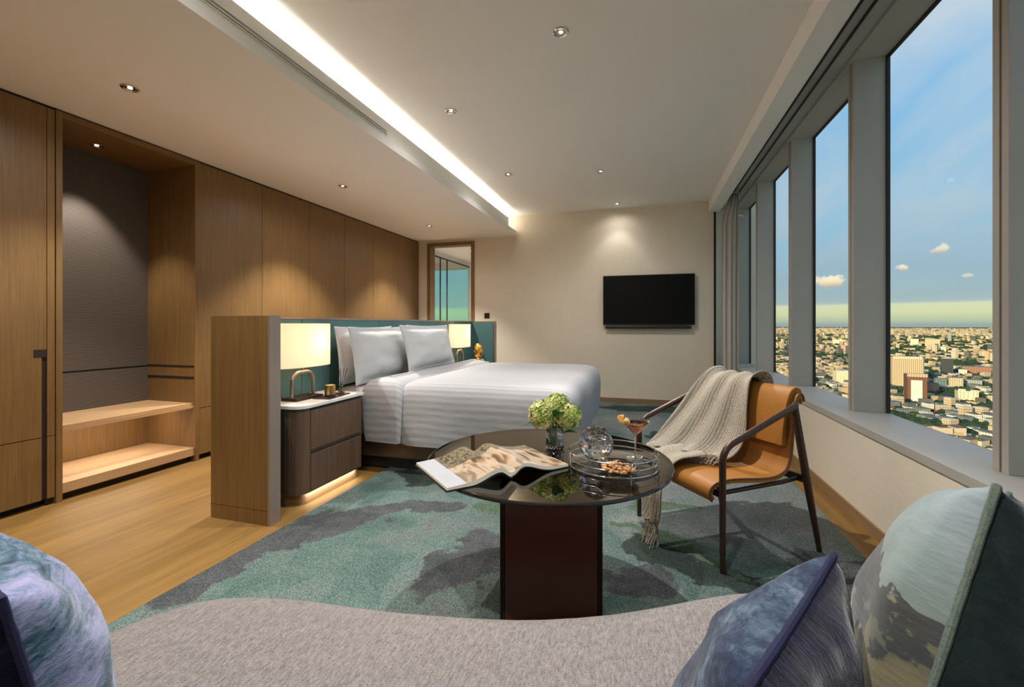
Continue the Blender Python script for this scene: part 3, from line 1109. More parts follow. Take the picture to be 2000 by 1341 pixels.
# ================================================================== BED
bed = empty('bed', (-1.45, 4.03, 0), label='king size bed base and mattress under white linen in the middle of the room', cat='bed')
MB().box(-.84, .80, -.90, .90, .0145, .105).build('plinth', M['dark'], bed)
MB().box(-.90, .87, -.955, .955, .105, .285).build('base', plain('bronze_bed_base', lin(92, 76, 58), .4, .3), bed, bevel=.012)


def rrect(x0, x1, y0, y1, r, n=7):
    pts = []
    for cx, cy, a0 in ((x1 - r, y0 + r, -90), (x1 - r, y1 - r, 0), (x0 + r, y1 - r, 90), (x0 + r, y0 + r, 180)):
        for k in range(n):
            a = math.radians(a0 + 90 * k / (n - 1))
            pts.append((cx + r * math.cos(a), cy + r * math.sin(a)))
    # densify the straight runs
    out = []
    m = len(pts)
    for i in range(m):
        a, b_ = Vector(pts[i]), Vector(pts[(i + 1) % m])
        out.append(tuple(a))
        L = (b_ - a).length
        if L > .12:
            q = int(L / .05)
            for j in range(1, q):
                out.append(tuple(a.lerp(b_, j / q)))
    return out


def cloth_block(mb, x0, x1, y0, y1, r, prof, wave=.0, wn=9, seed=0, xo=0, yo=0, hump=None):
    """prof: (inset, z) from hem up over the top; lower rings get gentle folds"""
    base = rrect(x0, x1, y0, y1, r)
    cx, cy = (x0 + x1) / 2, (y0 + y1) / 2
    hx, hy = (x1 - x0) / 2, (y1 - y0) / 2
    rs = []
    ztop = prof[-1][1]
    z0 = prof[0][1]
    for ins, z in prof:
        ring = []
        for x, y in base:
            fx, fy = max(0.02, 1 - ins / hx), max(0.02, 1 - ins / hy)
            X, Y = cx + (x - cx) * fx, cy + (y - cy) * fy
            k = max(0, 1 - (z - z0) / (ztop - z0))
            a = noise.noise(Vector((x * wn * .35, y * wn * .35, seed + z * .6)))
            dx, dy = (x - cx) / hx, (y - cy) / hy
            l = math.hypot(dx, dy)
            w_ = wave * (k ** .8) * a
            X += dx / l * w_ * (1 if abs(dx) > .9 else 0)
            Y += dy / l * w_ * (1 if abs(dy) > .9 else 0)
            zz = z + .007 * noise.noise(Vector((X * 2.2, Y * 2.2, seed + 7))) + (hump(X, Y) if (hump and ins > .05) else 0)
            ring.append((X - xo, Y - yo, zz))
        rs.append(ring)
    mb.rings(rs, cap1=True)
    return mb


mm = MB()
cloth_block(mm, -2.40, -.545, 3.045, 5.015, .06, [(.01, .286), (0, .32), (0, .60), (.012, .635), (.04, .650), (.3, .652), (.93, .652)], 0, 5, 3, -1.45, 4.03)
mm.build('mattress', M['linen'], bed, smooth=True, angle=60)

dv = empty('duvet', (-1.2, 4.03, .24), label='white satin stripe duvet spread over the whole bed', cat='duvet')
prof = [(.02, .238), (.010, .30), (.004, .40), (0, .52), (.004, .60), (.022, .655), (.055, .690), (.10, .708), (.18, .716), (.35, .720), (.6, .722), (.9, .722)]
b1 = MB()
cloth_block(b1, -1.86, -.462, 3.00, 5.065, .14, prof, .055, 7, 2, -1.2, 4.03)
b1.v = [(a, b, c - .24) for a, b, c in b1.v]
b1.build('cover', M['satin'], dv, smooth=True, angle=180)
b2 = MB()
pf = [(i_ - .0, z + (0.0 if z < .3 else .012)) for i_, z in prof]
cloth_block(b2, -2.13, -1.765, 2.965, 5.095, .035, [(min(i_, .17) , z + .006) for i_, z in pf], .025, 6, 5, -1.2, 4.03)
b2.v = [(a, b, c - .24) for a, b, c in b2.v]
b2.build('turned_back_fold', M['satin'], dv, smooth=True, angle=180)


def pillow_mb(W, Hh, T, k=.07, seed=0, flange=.0, n=26, wr=.006, piping=0):
    """local: x width, y height, z thickness"""
    mb = MB()

    def P(u, v, sgn):
        x = W / 2 * u * (1 - k * (1 - v * v))
        y = Hh / 2 * v * (1 - k * (1 - u * u))
        fu = min(1, (1 - abs(u)) / 1.0)
        a = max(0, (1 - u * u) * (1 - v * v)) ** .42
        if flange:
            eu, ev = 1 - flange / (W / 2), 1 - flange / (Hh / 2)
            uu, vv = min(1, abs(u) / eu), min(1, abs(v) / ev)
            a = max(0, (1 - uu ** 2.4) * (1 - vv ** 2.4)) ** .5
        t_ = T / 2 * a
        e = max(abs(u), abs(v))
        t_ += wr * a * noise.noise(Vector((u * 2.2 + seed, v * 2.2, seed + sgn))) * 2
        t_ += wr * .8 * (e ** 3) * a * math.sin(math.atan2(v, u) * 14 + 3 * noise.noise(Vector((u * 2, v * 2, seed))))
        return (x, y, sgn * (t_ + .002))
    mb.grid(lambda a, b: P(2 * a - 1, 2 * b - 1, 1), n, n)
    mb.grid(lambda a, b: P(1 - 2 * a, 2 * b - 1, -1), n, n)
    # close the rim
    nn = n * n
    for i in range(n - 1):
        mb.f.append((i, nn + n - 1 - i, nn + n - 2 - i, i + 1))
        t0 = (n - 1) * n
        mb.f.append((t0 + i + 1, nn + t0 + n - 2 - i, nn + t0 + n - 1 - i, t0 + i))
        mb.f.append((i * n, (i + 1) * n, nn + (i + 1) * n + n - 1, nn + i * n + n - 1))
        mb.f.append(((i + 1) * n + n - 1, i * n + n - 1, nn + i * n, nn + (i + 1) * n))
        mb.mi += [0] * 4
    return mb


def place(mb, Mx, c):
    Mx = Matrix(Mx)
    mb.v = [tuple(Mx @ Vector(p)) for p in mb.v]
    if Mx.determinant() < 0:
        mb.f = [f[::-1] for f in mb.f]
    return mb


def bed_pillow(x, y, z, W, Hh, T, lean, turn, label, seed, fl=.035, roll=0):
    p = empty('pillow', (x, y, z), label=label, cat='pillow', group='white bed pillows')
    mb = pillow_mb(W, Hh, T, .05, seed, fl, wr=.008)
    # local x->world -Y.., y->up, z->+X, then lean back
    R = Matrix.Rotation(turn, 3, 'Z') @ Matrix.Rotation(-lean, 3, 'Y') @ Matrix(((0, 0, 1), (1, 0, 0), (0, 1, 0))) @ Matrix.Rotation(roll, 3, 'Z')
    place(mb, R, None)
    mb.build('cover', M['linen'], p, smooth=True, angle=180)
    return p


bed_pillow(-2.315, 3.36, .905, .82, .47, .12, .10, 0, 'white pillow standing behind, partly hidden by the near front pillow and lamp', 1)
bed_pillow(-2.305, 4.52, .912, .96, .48, .12, .10, 0, 'white pillow standing behind the far front pillow, only its top showing', 2)
bed_pillow(-2.185, 3.39, .905, .86, .47, .14, .16, 0, 'front white pillow nearest the lit lamp, leaning upright', 3)
bed_pillow(-2.065, 4.055, .935, 1.12, .44, .15, .22, .05, 'large front white pillow with wide flanged edge, nearest the far lamp', 4)

# ================================================================== CARPET
rg = MB().box(-1.955, 1.035, -.9, YB - .03, .0005, .014)
tag(rg.build('carpet', M['rug'], bevel=.004), 'large teal and grey watercolour pattern carpet under bed and table', 'carpet')

# ================================================================== COFFEE TABLE
TX, TY, TZ = -0.388, 1.83, 0.60
tb = empty('coffee_table', (TX, TY, .014), label='round smoked glass coffee table on a dark lacquered pedestal', cat='coffee table')
T0 = TZ - .014
MB().lathe([(.494, T0 - .014), (.494, T0)], seg=96).build('table_top', M['smoked'], tb, smooth=True, angle=30)
MB().lathe([(.4945, T0 - .0142), (.499, T0 - .0115), (.501, T0 - .007), (.499, T0 - .002), (.4945, T0 + .0001)], seg=96, cap=False).build('polished_rim', plain('dark_polished_glass_rim', (.012, .010, .010, 1), .08), tb, smooth=True)
pa = TH
ped = MB()


def pr(x0, x1, y0, y1, z0, z1, m=None):
    ped_ = MB()
    ped_.box(x0, x1, y0, y1, z0, z1)
    R = Matrix.Rotation(pa, 3, 'Z')
    ped_.v = [tuple(R @ Vector(p)) for p in ped_.v]
    return ped_


pr(-.178, .178, -.155, .155, 0, T0 - .0142).build('pedestal', M['lacquer'], tb)
for s_ in (-1, 1):
    a = pr(s_ * .181, s_ * .186, -.158, .158, 0, T0 - .0142)
    a.build('side_plate', M['chairmetal'], tb)
    pr(s_ * .188, s_ * .197, -.162, .162, 0, T0 - .0142).build('side_plate', M['bronze_dark'], tb, bevel=.002)

# open magazine ------------------------------------------------------
bk = empty('open_magazine', (-.568, 1.632, TZ + .0008), math.radians(47), label='thick open picture magazine lying on the glass table', cat='magazine')


def page_h(x):       # x from spine 0 to .26
    return .012 + .027 * math.exp(-((x - .05) / .07) ** 2) * (1 - math.exp(-(x / .026) ** 2)) + .010 * max(0, 1 - x / .25)


def page_mat(name, side):
    m, t, b = principled(name)
    tc = t.nodes.new('ShaderNodeTexCoord')
    sp = t.nodes.new('ShaderNodeSeparateXYZ')
    t.links.new(tc.outputs['Object'], sp.inputs[0])
    x, y = sp.outputs[0], sp.outputs[1]
    v = coords(t, (1, 1, .2))
    n1 = noi(t, v, 9, 4, .5, .8)
    n2 = noi(t, v, 45, 4, .6, 2.0)
    n3 = noi(t, coords(t, (3.5, 1, .2), (0, 0, .5)), 7, 2, .5, .6)
    foliage = ramp(t, n2, [(.40, lin(36, 34, 24)), (.5, lin(78, 72, 48)), (.55, lin(160, 140, 100)), (.60, lin(80, 72, 48))])
    beige = ramp(t, n3, [(.33, lin(66, 50, 36)), (.41, lin(142, 108, 74)), (.47, lin(172, 150, 124)), (.56, lin(164, 150, 132)), (.68, lin(120, 98, 74))])
    if side < 0:
        up = mth(t, 'GREATER_THAN', mth(t, 'ADD', y, mth(t, 'MULTIPLY', n1, .03)), .03)
        c = mixc(t, up, beige.outputs[0], foliage.outputs[0])
        strip = mth(t, 'LESS_THAN', x, -.178)
        c = mixc(t, strip, c, lin(164, 164, 168))
        # faint lines of small print on the white strip
        ln = mth(t, 'GREATER_THAN', mth(t, 'PINGPONG', y, .0022), .0015)
        blk = mth(t, 'MULTIPLY', mth(t, 'LESS_THAN', y, -.02), mth(t, 'GREATER_THAN', y, -.11))
        wdt = mth(t, 'MULTIPLY', mth(t, 'GREATER_THAN', x, -.235), mth(t, 'LESS_THAN', x, -.192))
        k = mth(t, 'MULTIPLY', mth(t, 'MULTIPLY', ln, blk), mth(t, 'MULTIPLY', wdt, .30))
        c = mixc(t, k, c, lin(110, 110, 112))
    else:
        up = mth(t, 'GREATER_THAN', mth(t, 'ADD', y, mth(t, 'MULTIPLY', n1, .04)), .115)
        c = mixc(t, up, beige.outputs[0], foliage.outputs[0])
    t.links.new(c, b.inputs['Base Color'])
    b.inputs['Roughness'].default_value = .35
    return m


for side, nm_ in ((-1, 'left_pages'), (1, 'right_pages')):
    mb = MB()
    W_ = .250
    nX = 27
    top, bot = [], []
    for i in range(nX):
        x = W_ * i / (nX - 1)
        top.append((x, page_h(x)))
    L_ = .158
    mb.cur = 0
    mb.grid(lambda a, b: (side * top[round(a * (nX - 1))][0], -L_ + 2 * L_ * b, top[round(a * (nX - 1))][1]), nX, 3)
    mb.cur = 1

    def und(x):
        return max(.0035, page_h(x) - (.014 if side < 0 else .010) - .002)
    mb.grid(lambda a, b: (side * top[round(a * (nX - 1))][0], L_ - 2 * L_ * b, und(top[round(a * (nX - 1))][0])), nX, 3)
    for yy in (-L_, L_):
        mb.grid(lambda a, b: (side * top[round(a * (nX - 1))][0], yy, und(top[round(a * (nX - 1))][0]) * (1 - b) + b * top[round(a * (nX - 1))][1]), nX, 2)
    mb.grid(lambda a, b: (side * W_, -L_ + 2 * L_ * a, und(W_) * (1 - b) + b * page_h(W_)), 2, 2)
    pg = mb.build(nm_, [page_mat('printed_' + nm_, side), M['wax']], bk, smooth=True, angle=50)
    MB().grid(lambda a, b: (side * (W_ + .004) * a, -L_ - .003 + 2 * (L_ + .003) * b, .0004 + max(0, und(W_ * a) - .0045)), 20, 2).build('cover', M['dark'], bk, solid=.0018, off=1)

# vase and hydrangeas ------------------------------------------------
VX, VY = -.383, 1.955
vz = empty('vase', (VX, VY, TZ), label='small cut crystal vase holding the green hydrangeas', cat='vase')
mb = MB()
rs = []
seg = 36
prof = [(.030, .0), (.036, .003)] + [(.0375 + .002 * math.sin(k), .006 + k * .0085) for k in range(11)] + [(.039, .100), (.037, .101)]
for j, (r_, z) in enumerate(prof):
    rs.append([((r_ + (.0022 if (i + j) % 2 else -.0008) * (1 if 1 < j < 9 else 0)) * math.cos(2 * math.pi * i / seg), (r_ + (.0022 if (i + j) % 2 else -.0008) * (1 if 1 < j < 9 else 0)) * math.sin(2 * math.pi * i / seg), z) for i in range(seg)])
for r_, z in [(.0345, .099), (.033, .06), (.032, .016), (.001, .013)]:
    rs.append([(r_ * math.cos(2 * math.pi * i / seg), r_ * math.sin(2 * math.pi * i / seg), z) for i in range(seg)])
mb.rings(rs, cap0=True, cap1=True)
mb.build('glass', M['crystal'], vz)


def petal_mat():
    m, t, b = principled('hydrangea_petal')
    n = noi(t, coords(t), 18, 2)
    n2 = noi(t, coords(t), 70, 1)
    s_ = mth(t, 'ADD', mth(t, 'MULTIPLY', n, .6), mth(t, 'MULTIPLY', n2, .4))
    r = ramp(t, s_, [(.38, lin(116, 146, 44)), (.5, lin(178, 186, 98)), (.60, lin(226, 214, 156))])
    t.links.new(r.outputs[0], b.inputs['Base Color'])
    b.inputs['Roughness'].default_value = .7
    return m


M['petal'] = petal_mat()
M['leaf'] = plain('green_leaf', lin(44, 104, 44), .45, nscale=40, namp=.3)
M['stem'] = plain('flower_stem', lin(70, 104, 48), .6)
rnd = random.Random(11)


def bloom(dx, dy, dz, r, label, sx, sy):
    f = empty('hydrangea', (VX, VY, TZ), label=label, cat='flower', group='green hydrangeas in the crystal vase')
    mb = MB()
    n_ = 210
    for k in range(n_):
        z = 1 - 2 * (k + .5) / n_
        if z < -.82:
            continue
        a = k * 2.39996
        rr = math.sqrt(1 - z * z)
        d_ = Vector((rr * math.cos(a), rr * math.sin(a), z))
        c = Vector((dx, dy, dz)) + d_ * r * rnd.uniform(.90, 1.04)
        nrm = (d_ + Vector((rnd.uniform(-.3, .3), rnd.uniform(-.3, .3), rnd.uniform(-.3, .3)))).normalized()
        u = nrm.orthogonal().normalized()
        u = (Matrix.Rotation(rnd.uniform(0, 3), 3, nrm) @ u)
        w_ = nrm.cross(u)
        ps = r * .19 * rnd.uniform(.85, 1.2)
        for q in range(4):
            e = u * math.cos(q * math.pi / 2) + w_ * math.sin(q * math.pi / 2)
            g_ = u * -math.sin(q * math.pi / 2) + w_ * math.cos(q * math.pi / 2)
            mb.add([c, c + e * ps * .6 + g_ * ps * .48 + nrm * ps * .25, c + e * ps * 1.15 + nrm * ps * .12, c + e * ps * .6 - g_ * ps * .48 + nrm * ps * .25], [(0, 1, 2, 3)])
    mb.build('petals', M['petal'], f)
    MB().sphere((dx, dy, dz), r * .78).build('flower_core', M['stem'], f, smooth=True)
    MB().tube([(sx, sy, .018), (sx * .6 + dx * .25, sy * .6 + dy * .25, .09), (dx * .8, dy * .8, dz - r * .6)], .0032, 6).build('stem', M['stem'], f)
    return f


R_ = RT
bl = bloom(-.052 * R_.x, -.052 * R_.y, .150, .062, 'left hydrangea head of the bunch in the crystal vase', .012, -.004)
br_ = bloom(.058 * R_.x, .058 * R_.y, .140, .058, 'right hydrangea head of the bunch in the crystal vase', -.012, .0)
bt = bloom(.004, .03, .184, .056, 'top hydrangea head of the bunch in the crystal vase', .0, .012)


def leaf(parent, base, d_, L, Wd, droop, m='leaf'):
    d_ = Vector(d_).normalized()
    sdv = d_.cross(Vector((0, 0, 1))).normalized()

    def fn(a, b):
        w_ = Wd * math.sin(math.pi * min(1, a * .93 + .05)) ** .8
        p = Vector(base) + d_ * L * a + sdv * w_ * (b - .5) + Vector((0, 0, -droop * a * a + .25 * w_ * abs(b - .5)))
        return p
    MB().grid(fn, 9, 5).build('leaf', M[m], parent, smooth=True, solid=.0008)


leaf(bl, (-.075, -.035, .120), (-1, -.2, 0), .062, .042, .02)
leaf(br_, (.035, -.03, .075), (.9, .1, .25), .070, .045, .012)
leaf(br_, (.01, -.04, .150), (.1, -.6, .8), .045, .03, .0)
leaf(bt, (.02, -.02, .155), (.3, -.5, .4), .05, .036, .01)
leaf(bt, (.0, -.035, .02), (-.1, .2, 1), .10, .035, .0)

# round tray -----------------------------------------------------------
TXx, TYy = -.118, 1.785
ty = empty('round_tray', (TXx, TYy, TZ + .0005), label='round chrome rail tray with a glass base on the coffee table', cat='tray')
MB().lathe([(.166, .003), (.168, .004), (.168, .008), (.166, .009)], seg=64).build('tray_base', M['traymirror'], ty, smooth=True, angle=30)
for z in (.006, .031, .056):
    MB().tube([(.171 * math.cos(2 * math.pi * k / 72), .171 * math.sin(2 * math.pi * k / 72), z) for k in range(72)], .0026, 8, closed=True).build('rail', M['chrome'], ty, smooth=True)
for k in range(4):
    a = TH + math.radians(-82 + 90 * k)
    x, y = .1715 * math.cos(a), .1715 * math.sin(a)
    MB().tube([(x, y, .0), (x, y, .058)], .0035, 8).build('post', M['chrome'], ty, smooth=True)

import bmesh
cb = empty('crystal_ball', (-.186, 1.80, TZ + .0098), label='faceted clear crystal ball standing in the round tray', cat='ornament')
bm = bmesh.new()
bmesh.ops.create_icosphere(bm, subdivisions=3, radius=.067)
bm.faces.ensure_lookup_table()
bm.verts.ensure_lookup_table()
dv_, df_ = [], []
for f in bm.faces:
    dv_.append(f.calc_center_median().normalized() * .068)
for v in bm.verts:
    nrm = v.co.normalized()
    u_ = nrm.orthogonal().normalized()
    w_ = nrm.cross(u_)
    lf = sorted(v.link_faces, key=lambda f: math.atan2((dv_[f.index] - v.co).dot(w_), (dv_[f.index] - v.co).dot(u_)))
    df_.append(tuple(f.index for f in lf))
bm.free()
bl_ = MB().add(dv_, df_)
bl_.build('ball', M['crystal'], cb, loc=(0, 0, .0672))

nb = empty('nut_bowl', (-.093, 1.650, TZ + .0098), label='small dark rimmed glass bowl of shelled nuts in the round tray', cat='bowl')
MB().lathe([(.001, .002), (.035, .002), (.062, .012), (.074, .022), (.076, .023), (.074, .0245), (.060, .0155), (.034, .005), (.001, .005)], seg=44, cap=True).build('bowl', pane_mat('smoked_bowl_glass', (.45, .42, .42, 1), 1.5), nb, smooth=True)
rnd = random.Random(5)
mb = MB()
for k in range(110):
    a = rnd.uniform(0, 6.283)
    r_ = .058 * math.sqrt(rnd.random())
    z = .012 + .026 * (1 - (r_ / .062) ** 2) * rnd.uniform(.35, 1) + .010 * (r_ / .06) ** 2
    d1, d2 = rnd.uniform(0, 6), rnd.uniform(0, 6)
    s1 = rnd.uniform(.0045, .0085)
    mb.sphere((r_ * math.cos(a), r_ * math.sin(a), z), s1, s1 * rnd.uniform(.6, 1), s1 * rnd.uniform(.55, .85), 9, 6, lambda d_: 1 + .25 * math.sin(5 * d_.x + d1) * math.sin(6 * d_.y + d2))
nut = mb.build('nuts', plain('roasted_nuts', lin(196, 142, 88), .6, nscale=90, namp=.4), nb, smooth=True)
nut['kind'] = 'stuff'

mg = empty('cocktail_glass', (-.035, 1.850, TZ + .0098), label='stemmed cocktail glass of peach drink in the round tray', cat='glass')
MB().lathe([(.034, 0), (.034, .001), (.010, .003), (.004, .008)], seg=36).build('foot', M['thinglass'], mg, smooth=True)
MB().lathe([(.0035, .008), (.003, .05), (.0036, .095)], seg=14).build('stem', M['crystal'], mg, smooth=True)
MB().lathe([(.0036, .095), (.020, .112), (.060, .158), (.0588, .158), (.019, .1135), (.001, .098)], seg=44, cap=False).build('bowl', M['thinglass'], mg, smooth=True)
MB().lathe([(.001, .0990), (.0185, .1145), (.0500, .1490), (.001, .1495)], seg=40, cap=False).build('drink', M['cocktail'], mg, smooth=True, angle=30)
og = empty('orange_twist', (0, 0, 0), label='curled orange peel twist on the rim of the cocktail glass', cat='garnish')
og.location = (mg.location.x - .050, mg.location.y - .024, TZ + .0098 + .158)
mb = MB()
mb.grid(lambda a, b: ((.013 + .004 * b) * math.cos(a * 7.5) + (a - .5) * .020, (.013 + .004 * b) * math.sin(a * 7.5) * .7, .004 + .016 * math.sin(a * 5 + 1) * .6 + (b - .5) * .018), 34, 4)
mb.build('peel', plain('orange_peel', lin(246, 176, 92), .5, nscale=60, namp=.25), og, smooth=True, solid=.0018)
MB().lathe([(.001, -.001), (.013, -.001), (.014, .0005), (.013, .002), (.001, .002)], seg=20).build('slice', plain('orange_pith', lin(250, 214, 160), .5), og, smooth=True, loc=(.018, .006, -.002), rot=(1.2, .3, .5))

# ================================================================== ARMCHAIR
SV = Vector((-.575, .818, 0)).normalized()
ca = math.atan2(SV.y, SV.x)
ORG = Vector((.842, 2.577, .014))
ch = empty('armchair', ORG, ca, label='tan leather armchair with curved bronze tube arms by the window', cat='armchair')
# local: x across (near leg 0 -> far leg .65), y forward, z up
LW = .648
RR = .0155
for nm_, x, sgn in (('near', 0.0, 1), ('far', LW, -1)):
    # arm + front leg as one bent tube
    path = [(x, .61, 0), (x, .61, .46)]
    r_ = .090
    th_ = math.radians(22)
    cy_, cz_ = .61 - r_, .505
    for k in range(0, 8):
        a = k * (math.pi / 2 - th_) / 7
        path.append((x, cy_ + r_ * math.cos(a), cz_ + r_ * math.sin(a) * 1.0))
    path.append((x, .17, .735))
    path.append((x + sgn * .012, .150, .742))
    arm = MB().tube(path[2:], [RR] * (len(path) - 2), 14).build('arm', M['chairmetal'], ch, smooth=True)
    MB().tube(path[:3], [.0125, RR, RR], 14).build('leg', M['chairmetal'], ch, smooth=True)
    MB().tube([(x, 0, 0), (x, .09, .38), (x + sgn * .006, .165, .745)], [.0115, .019, .017], 14).build('leg', M['chairmetal'], ch, smooth=True)
# under-seat frame
MB().box(.01, LW - .01, .070, .095, .350, .385).build('cross_rail', M['bronze_dark'], ch, bevel=.004)
MB().box(.012, LW - .012, .585, .61, .335, .360).build('cross_rail', M['bronze_dark'], ch, bevel=.004)
for x in (.045, LW - .045):
    MB().tube([(x, .60, .345), (x, .35, .352), (x, .20, .356), (x, .085, .366)], .011, 8).build('side_rail', M['bronze_dark'], ch, smooth=True)

prof = [(.640, .318), (.652, .345), (.650, .372), (.632, .392), (.60, .403), (.52, .408), (.42, .400), (.34, .392), (.27, .391), (.215, .402),
        (.176, .432), (.158, .48), (.150, .54), (.142, .62), (.128, .70), (.112, .765), (.092, .790), (.070, .780), (.062, .75)]


def spl(P, n):
    out = []
    m = len(P)
    for i in range(m - 1):
        p0, p1, p2, p3 = P[max(i - 1, 0)], P[i], P[i + 1], P[min(i + 2, m - 1)]
        for k in range(n):
            t = k / n
            out.append(tuple(.5 * ((2 * b) + (-a + c) * t + (2 * a - 5 * b + 4 * c - d_) * t * t + (-a + 3 * b - 3 * c + d_) * t ** 3) for a, b, c, d_ in zip(p0, p1, p2, p3)))
    out.append(P[-1])
    return out


def shell(prof_, x0, x1, th, name, m, nx=9):
    P = spl(prof_, 3)
    n_ = len(P)
    nr = []
    for i in range(n_):
        a, b = P[max(i - 1, 0)], P[min(i + 1, n_ - 1)]
        tx, tz = b[0] - a[0], b[1] - a[1]
        l = math.hypot(tx, tz) or 1
        nr.append((-tz / l, tx / l))
    # closed cross-section swept in x
    sec = [(p[0], p[1]) for p in P] + [(P[i][0] - nr[i][0] * -th, P[i][1] - nr[i][1] * -th) for i in range(n_ - 1, -1, -1)]
    rs = []
    for k in range(nx):
        f = k / (nx - 1)
        x = x0 + (x1 - x0) * f
        rs.append([(x, a, b) for a, b in sec])
    mb = MB().rings(rs, cap0=True, cap1=True)
    return mb.build(name, m, ch, smooth=True, angle=50, bevel=.004)


shell(prof, .035, LW - .035, .020, 'seat_shell', M['leather'])
pad = [(.186, .530), (.180, .60), (.168, .68), (.152, .748), (.126, .800), (.092, .820), (.058, .808), (.044, .768), (.048, .73)]
shell(pad, .055, LW - .055, .030, 'back_pad', M['leather'])
for x in (.0335, LW - .0335):
    P = spl(prof, 3)
    MB().tube([(x, a, b) for a, b in P], .0045, 6).build('edge_piping', M['leatherdark'], ch, smooth=True)
MB().tube([(.036, .075, .770), (LW - .036, .075, .770)], .010, 10).build('top_rail', M['bronze_dark'], ch, smooth=True)

# throw ------------------------------------------------------------------
tw = empty('throw_blanket', ORG, ca, label='fringed oatmeal knitted throw draped over the armchair back and seat', cat='throw blanket')
Rc = [(.27, .020, .60), (.265, .028, .72), (.262, .045, .822), (.258, .095, .843), (.25, .150, .822), (.25, .176, .74), (.245, .195, .64), (.24, .215, .55), (.235, .26, .47), (.225, .33, .428), (.215, .40, .420)]
Lc = [(.575, .020, .56), (.58, .028, .70), (.585, .045, .822), (.585, .095, .843), (.59, .165, .815), (.60, .25, .735), (.605, .33, .65), (.605, .42, .565), (.60, .50, .495), (.585, .58, .442), (.56, .635, .425)]
Rs, Ls = spl(Rc, 4), spl(Lc, 4)


def samp(P, t):
    t = max(0, min(1, t)) * (len(P) - 1)
    i = min(int(t), len(P) - 2)
    return Vector(P[i]).lerp(Vector(P[i + 1]), t - i)


def throw_pt(a, b, off=0):
    p = samp(Rs, b).lerp(samp(Ls, b), a)
    fold = math.sin(a * 19 + 1.2 * math.sin(b * 5)) * .5 + .5
    fold2 = noise.noise(Vector((a * 7, b * 2.2, 3)))
    amp = .014 + .010 * b
    n_ = (samp(Rs, b + .02).lerp(samp(Ls, b + .02), a) - samp(Rs, b - .02).lerp(samp(Ls, b - .02), a))
    acr = samp(Ls, b) - samp(Rs, b)
    nn_ = acr.cross(n_)
    nn_ = nn_.normalized() if nn_.length > 1e-6 else Vector((0, 0, 1))
    if nn_.z < 0 and b > .25:
        nn_ = -nn_
    if b <= .25 and nn_.dot(Vector((0, -.3, 1))) < 0:
        nn_ = -nn_
    edge = min(1, (1 - abs(2 * a - 1)) * 8)
    return p + nn_ * (amp * fold + .012 * fold2 + .004 + off + .014 * (1 - edge))


mb = MB().grid(lambda a, b: throw_pt(a, b), 64, 80)
mb.build('blanket', M['throw'], tw, smooth=True, angle=180, solid=.007, off=0)
# gathered tail falling over the front edge to the floor
tc_ = [(.42, .46, .442), (.415, .56, .440), (.405, .63, .432), (.395, .675, .395), (.390, .690, .33), (.385, .70, .25), (.38, .705, .17), (.375, .715, .10)]
tsp = spl(tc_, 4)


def tail_pt(a, b):
    c = samp(tsp, b)
    wd = .24 * (1 - b) ** .8 + .085 + .02 * math.sin(b * 9)
    x = (a - .5) * wd
    f = math.sin(a * 13 + b * 2.0)
    out = max(0, min(1, (b - .25) * 4))
    return c + Vector((x - .02 * b, (.018 + .014 * f) * out, (.012 + .010 * f) * (1 - out)))


MB().grid(tail_pt, 36, 50).build('hanging_end', M['throw'], tw, smooth=True, angle=180, solid=.006, off=0)
rnd = random.Random(8)
mb = MB()
for k in range(34):          # fringe at the floor
    a = k / 33
    p = tail_pt(a, 1.0)
    q = Vector((rnd.uniform(-.03, .03), rnd.uniform(.0, .05), 0))
    mb.tube([p, p + Vector((q.x * .4, q.y * .3, -.045)), Vector((p.x + q.x, p.y + q.y, .004))], .0022, 5)
for k in range(40):          # fringe lying on the seat
    a = .02 + .62 * k / 39
    p = throw_pt(a, 1.0)
    if p.y > .60:
        continue
    q = Vector((rnd.uniform(-.03, .03), rnd.uniform(.035, .075), 0))
    zz = .418
    mb.tube([p, Vector((p.x + q.x * .5, p.y + q.y * .5, max(zz, p.z - .012))), Vector((p.x + q.x, min(p.y + q.y, .63), zz - .003))], .0022, 5)
for k in range(26):          # a second bunch hanging behind the tail
    x = .50 + .09 * k / 25
    mb.tube([(x, .640, .425), (x, .675, .39), (x + rnd.uniform(-.01, .01), .682 + rnd.uniform(0, .02), .30), (x + rnd.uniform(-.03, .01), .69 + rnd.uniform(0, .02), rnd.uniform(.14, .20))], .0024, 5)
fg = mb.build('fringe', M['throw'], tw)
fg['kind'] = 'stuff'

# ================================================================== TELEVISION
tv = empty('television', (.045, YB, 1.51), label='large black wall mounted television on the beige back wall', cat='television')
MB().box(-.63, .63, -.075, -.045, -.360, .360).build('housing', M['black_plastic'], tv, bevel=.004)
MB().box(-.620, .620, -.0765, -.0752, -.345, .352).build('screen', M['black_screen'], tv)
MB().box(-.20, .20, -.045, -.0005, -.15, .15).build('wall_bracket', M['dark'], tv)
sb = empty('soundbar', (.045, YB, 1.118), label='slim black soundbar fixed under the television', cat='soundbar')
MB().box(-.595, .585, -.085, -.02, -.022, .022).build('bar', M['black_plastic'], sb, bevel=.012, seg=3)
MB().box(-.1, .1, -.02, -.0005, -.01, .01).build('bracket', M['dark'], sb)

# ================================================================== CURTAIN
cu = empty('curtain', (1.08, 6.53, .02), label='taupe floor length curtain bunched beside the back wall', cat='curtain')


def cur(a, b):
    x = -.085 + .205 * a
    y = .018 * math.sin(a * 22 + .5 * math.sin(b * 3)) + .012 * math.sin(a * 9)
    k = 1 - .42 * max(0, (b - .86) / .14) ** 1.3
    return (.115 + (x - .115) * (1 - .55 * max(0, (b - .88) / .12)) if True else x, y * (.8 + .2 * k), 2.885 * b)


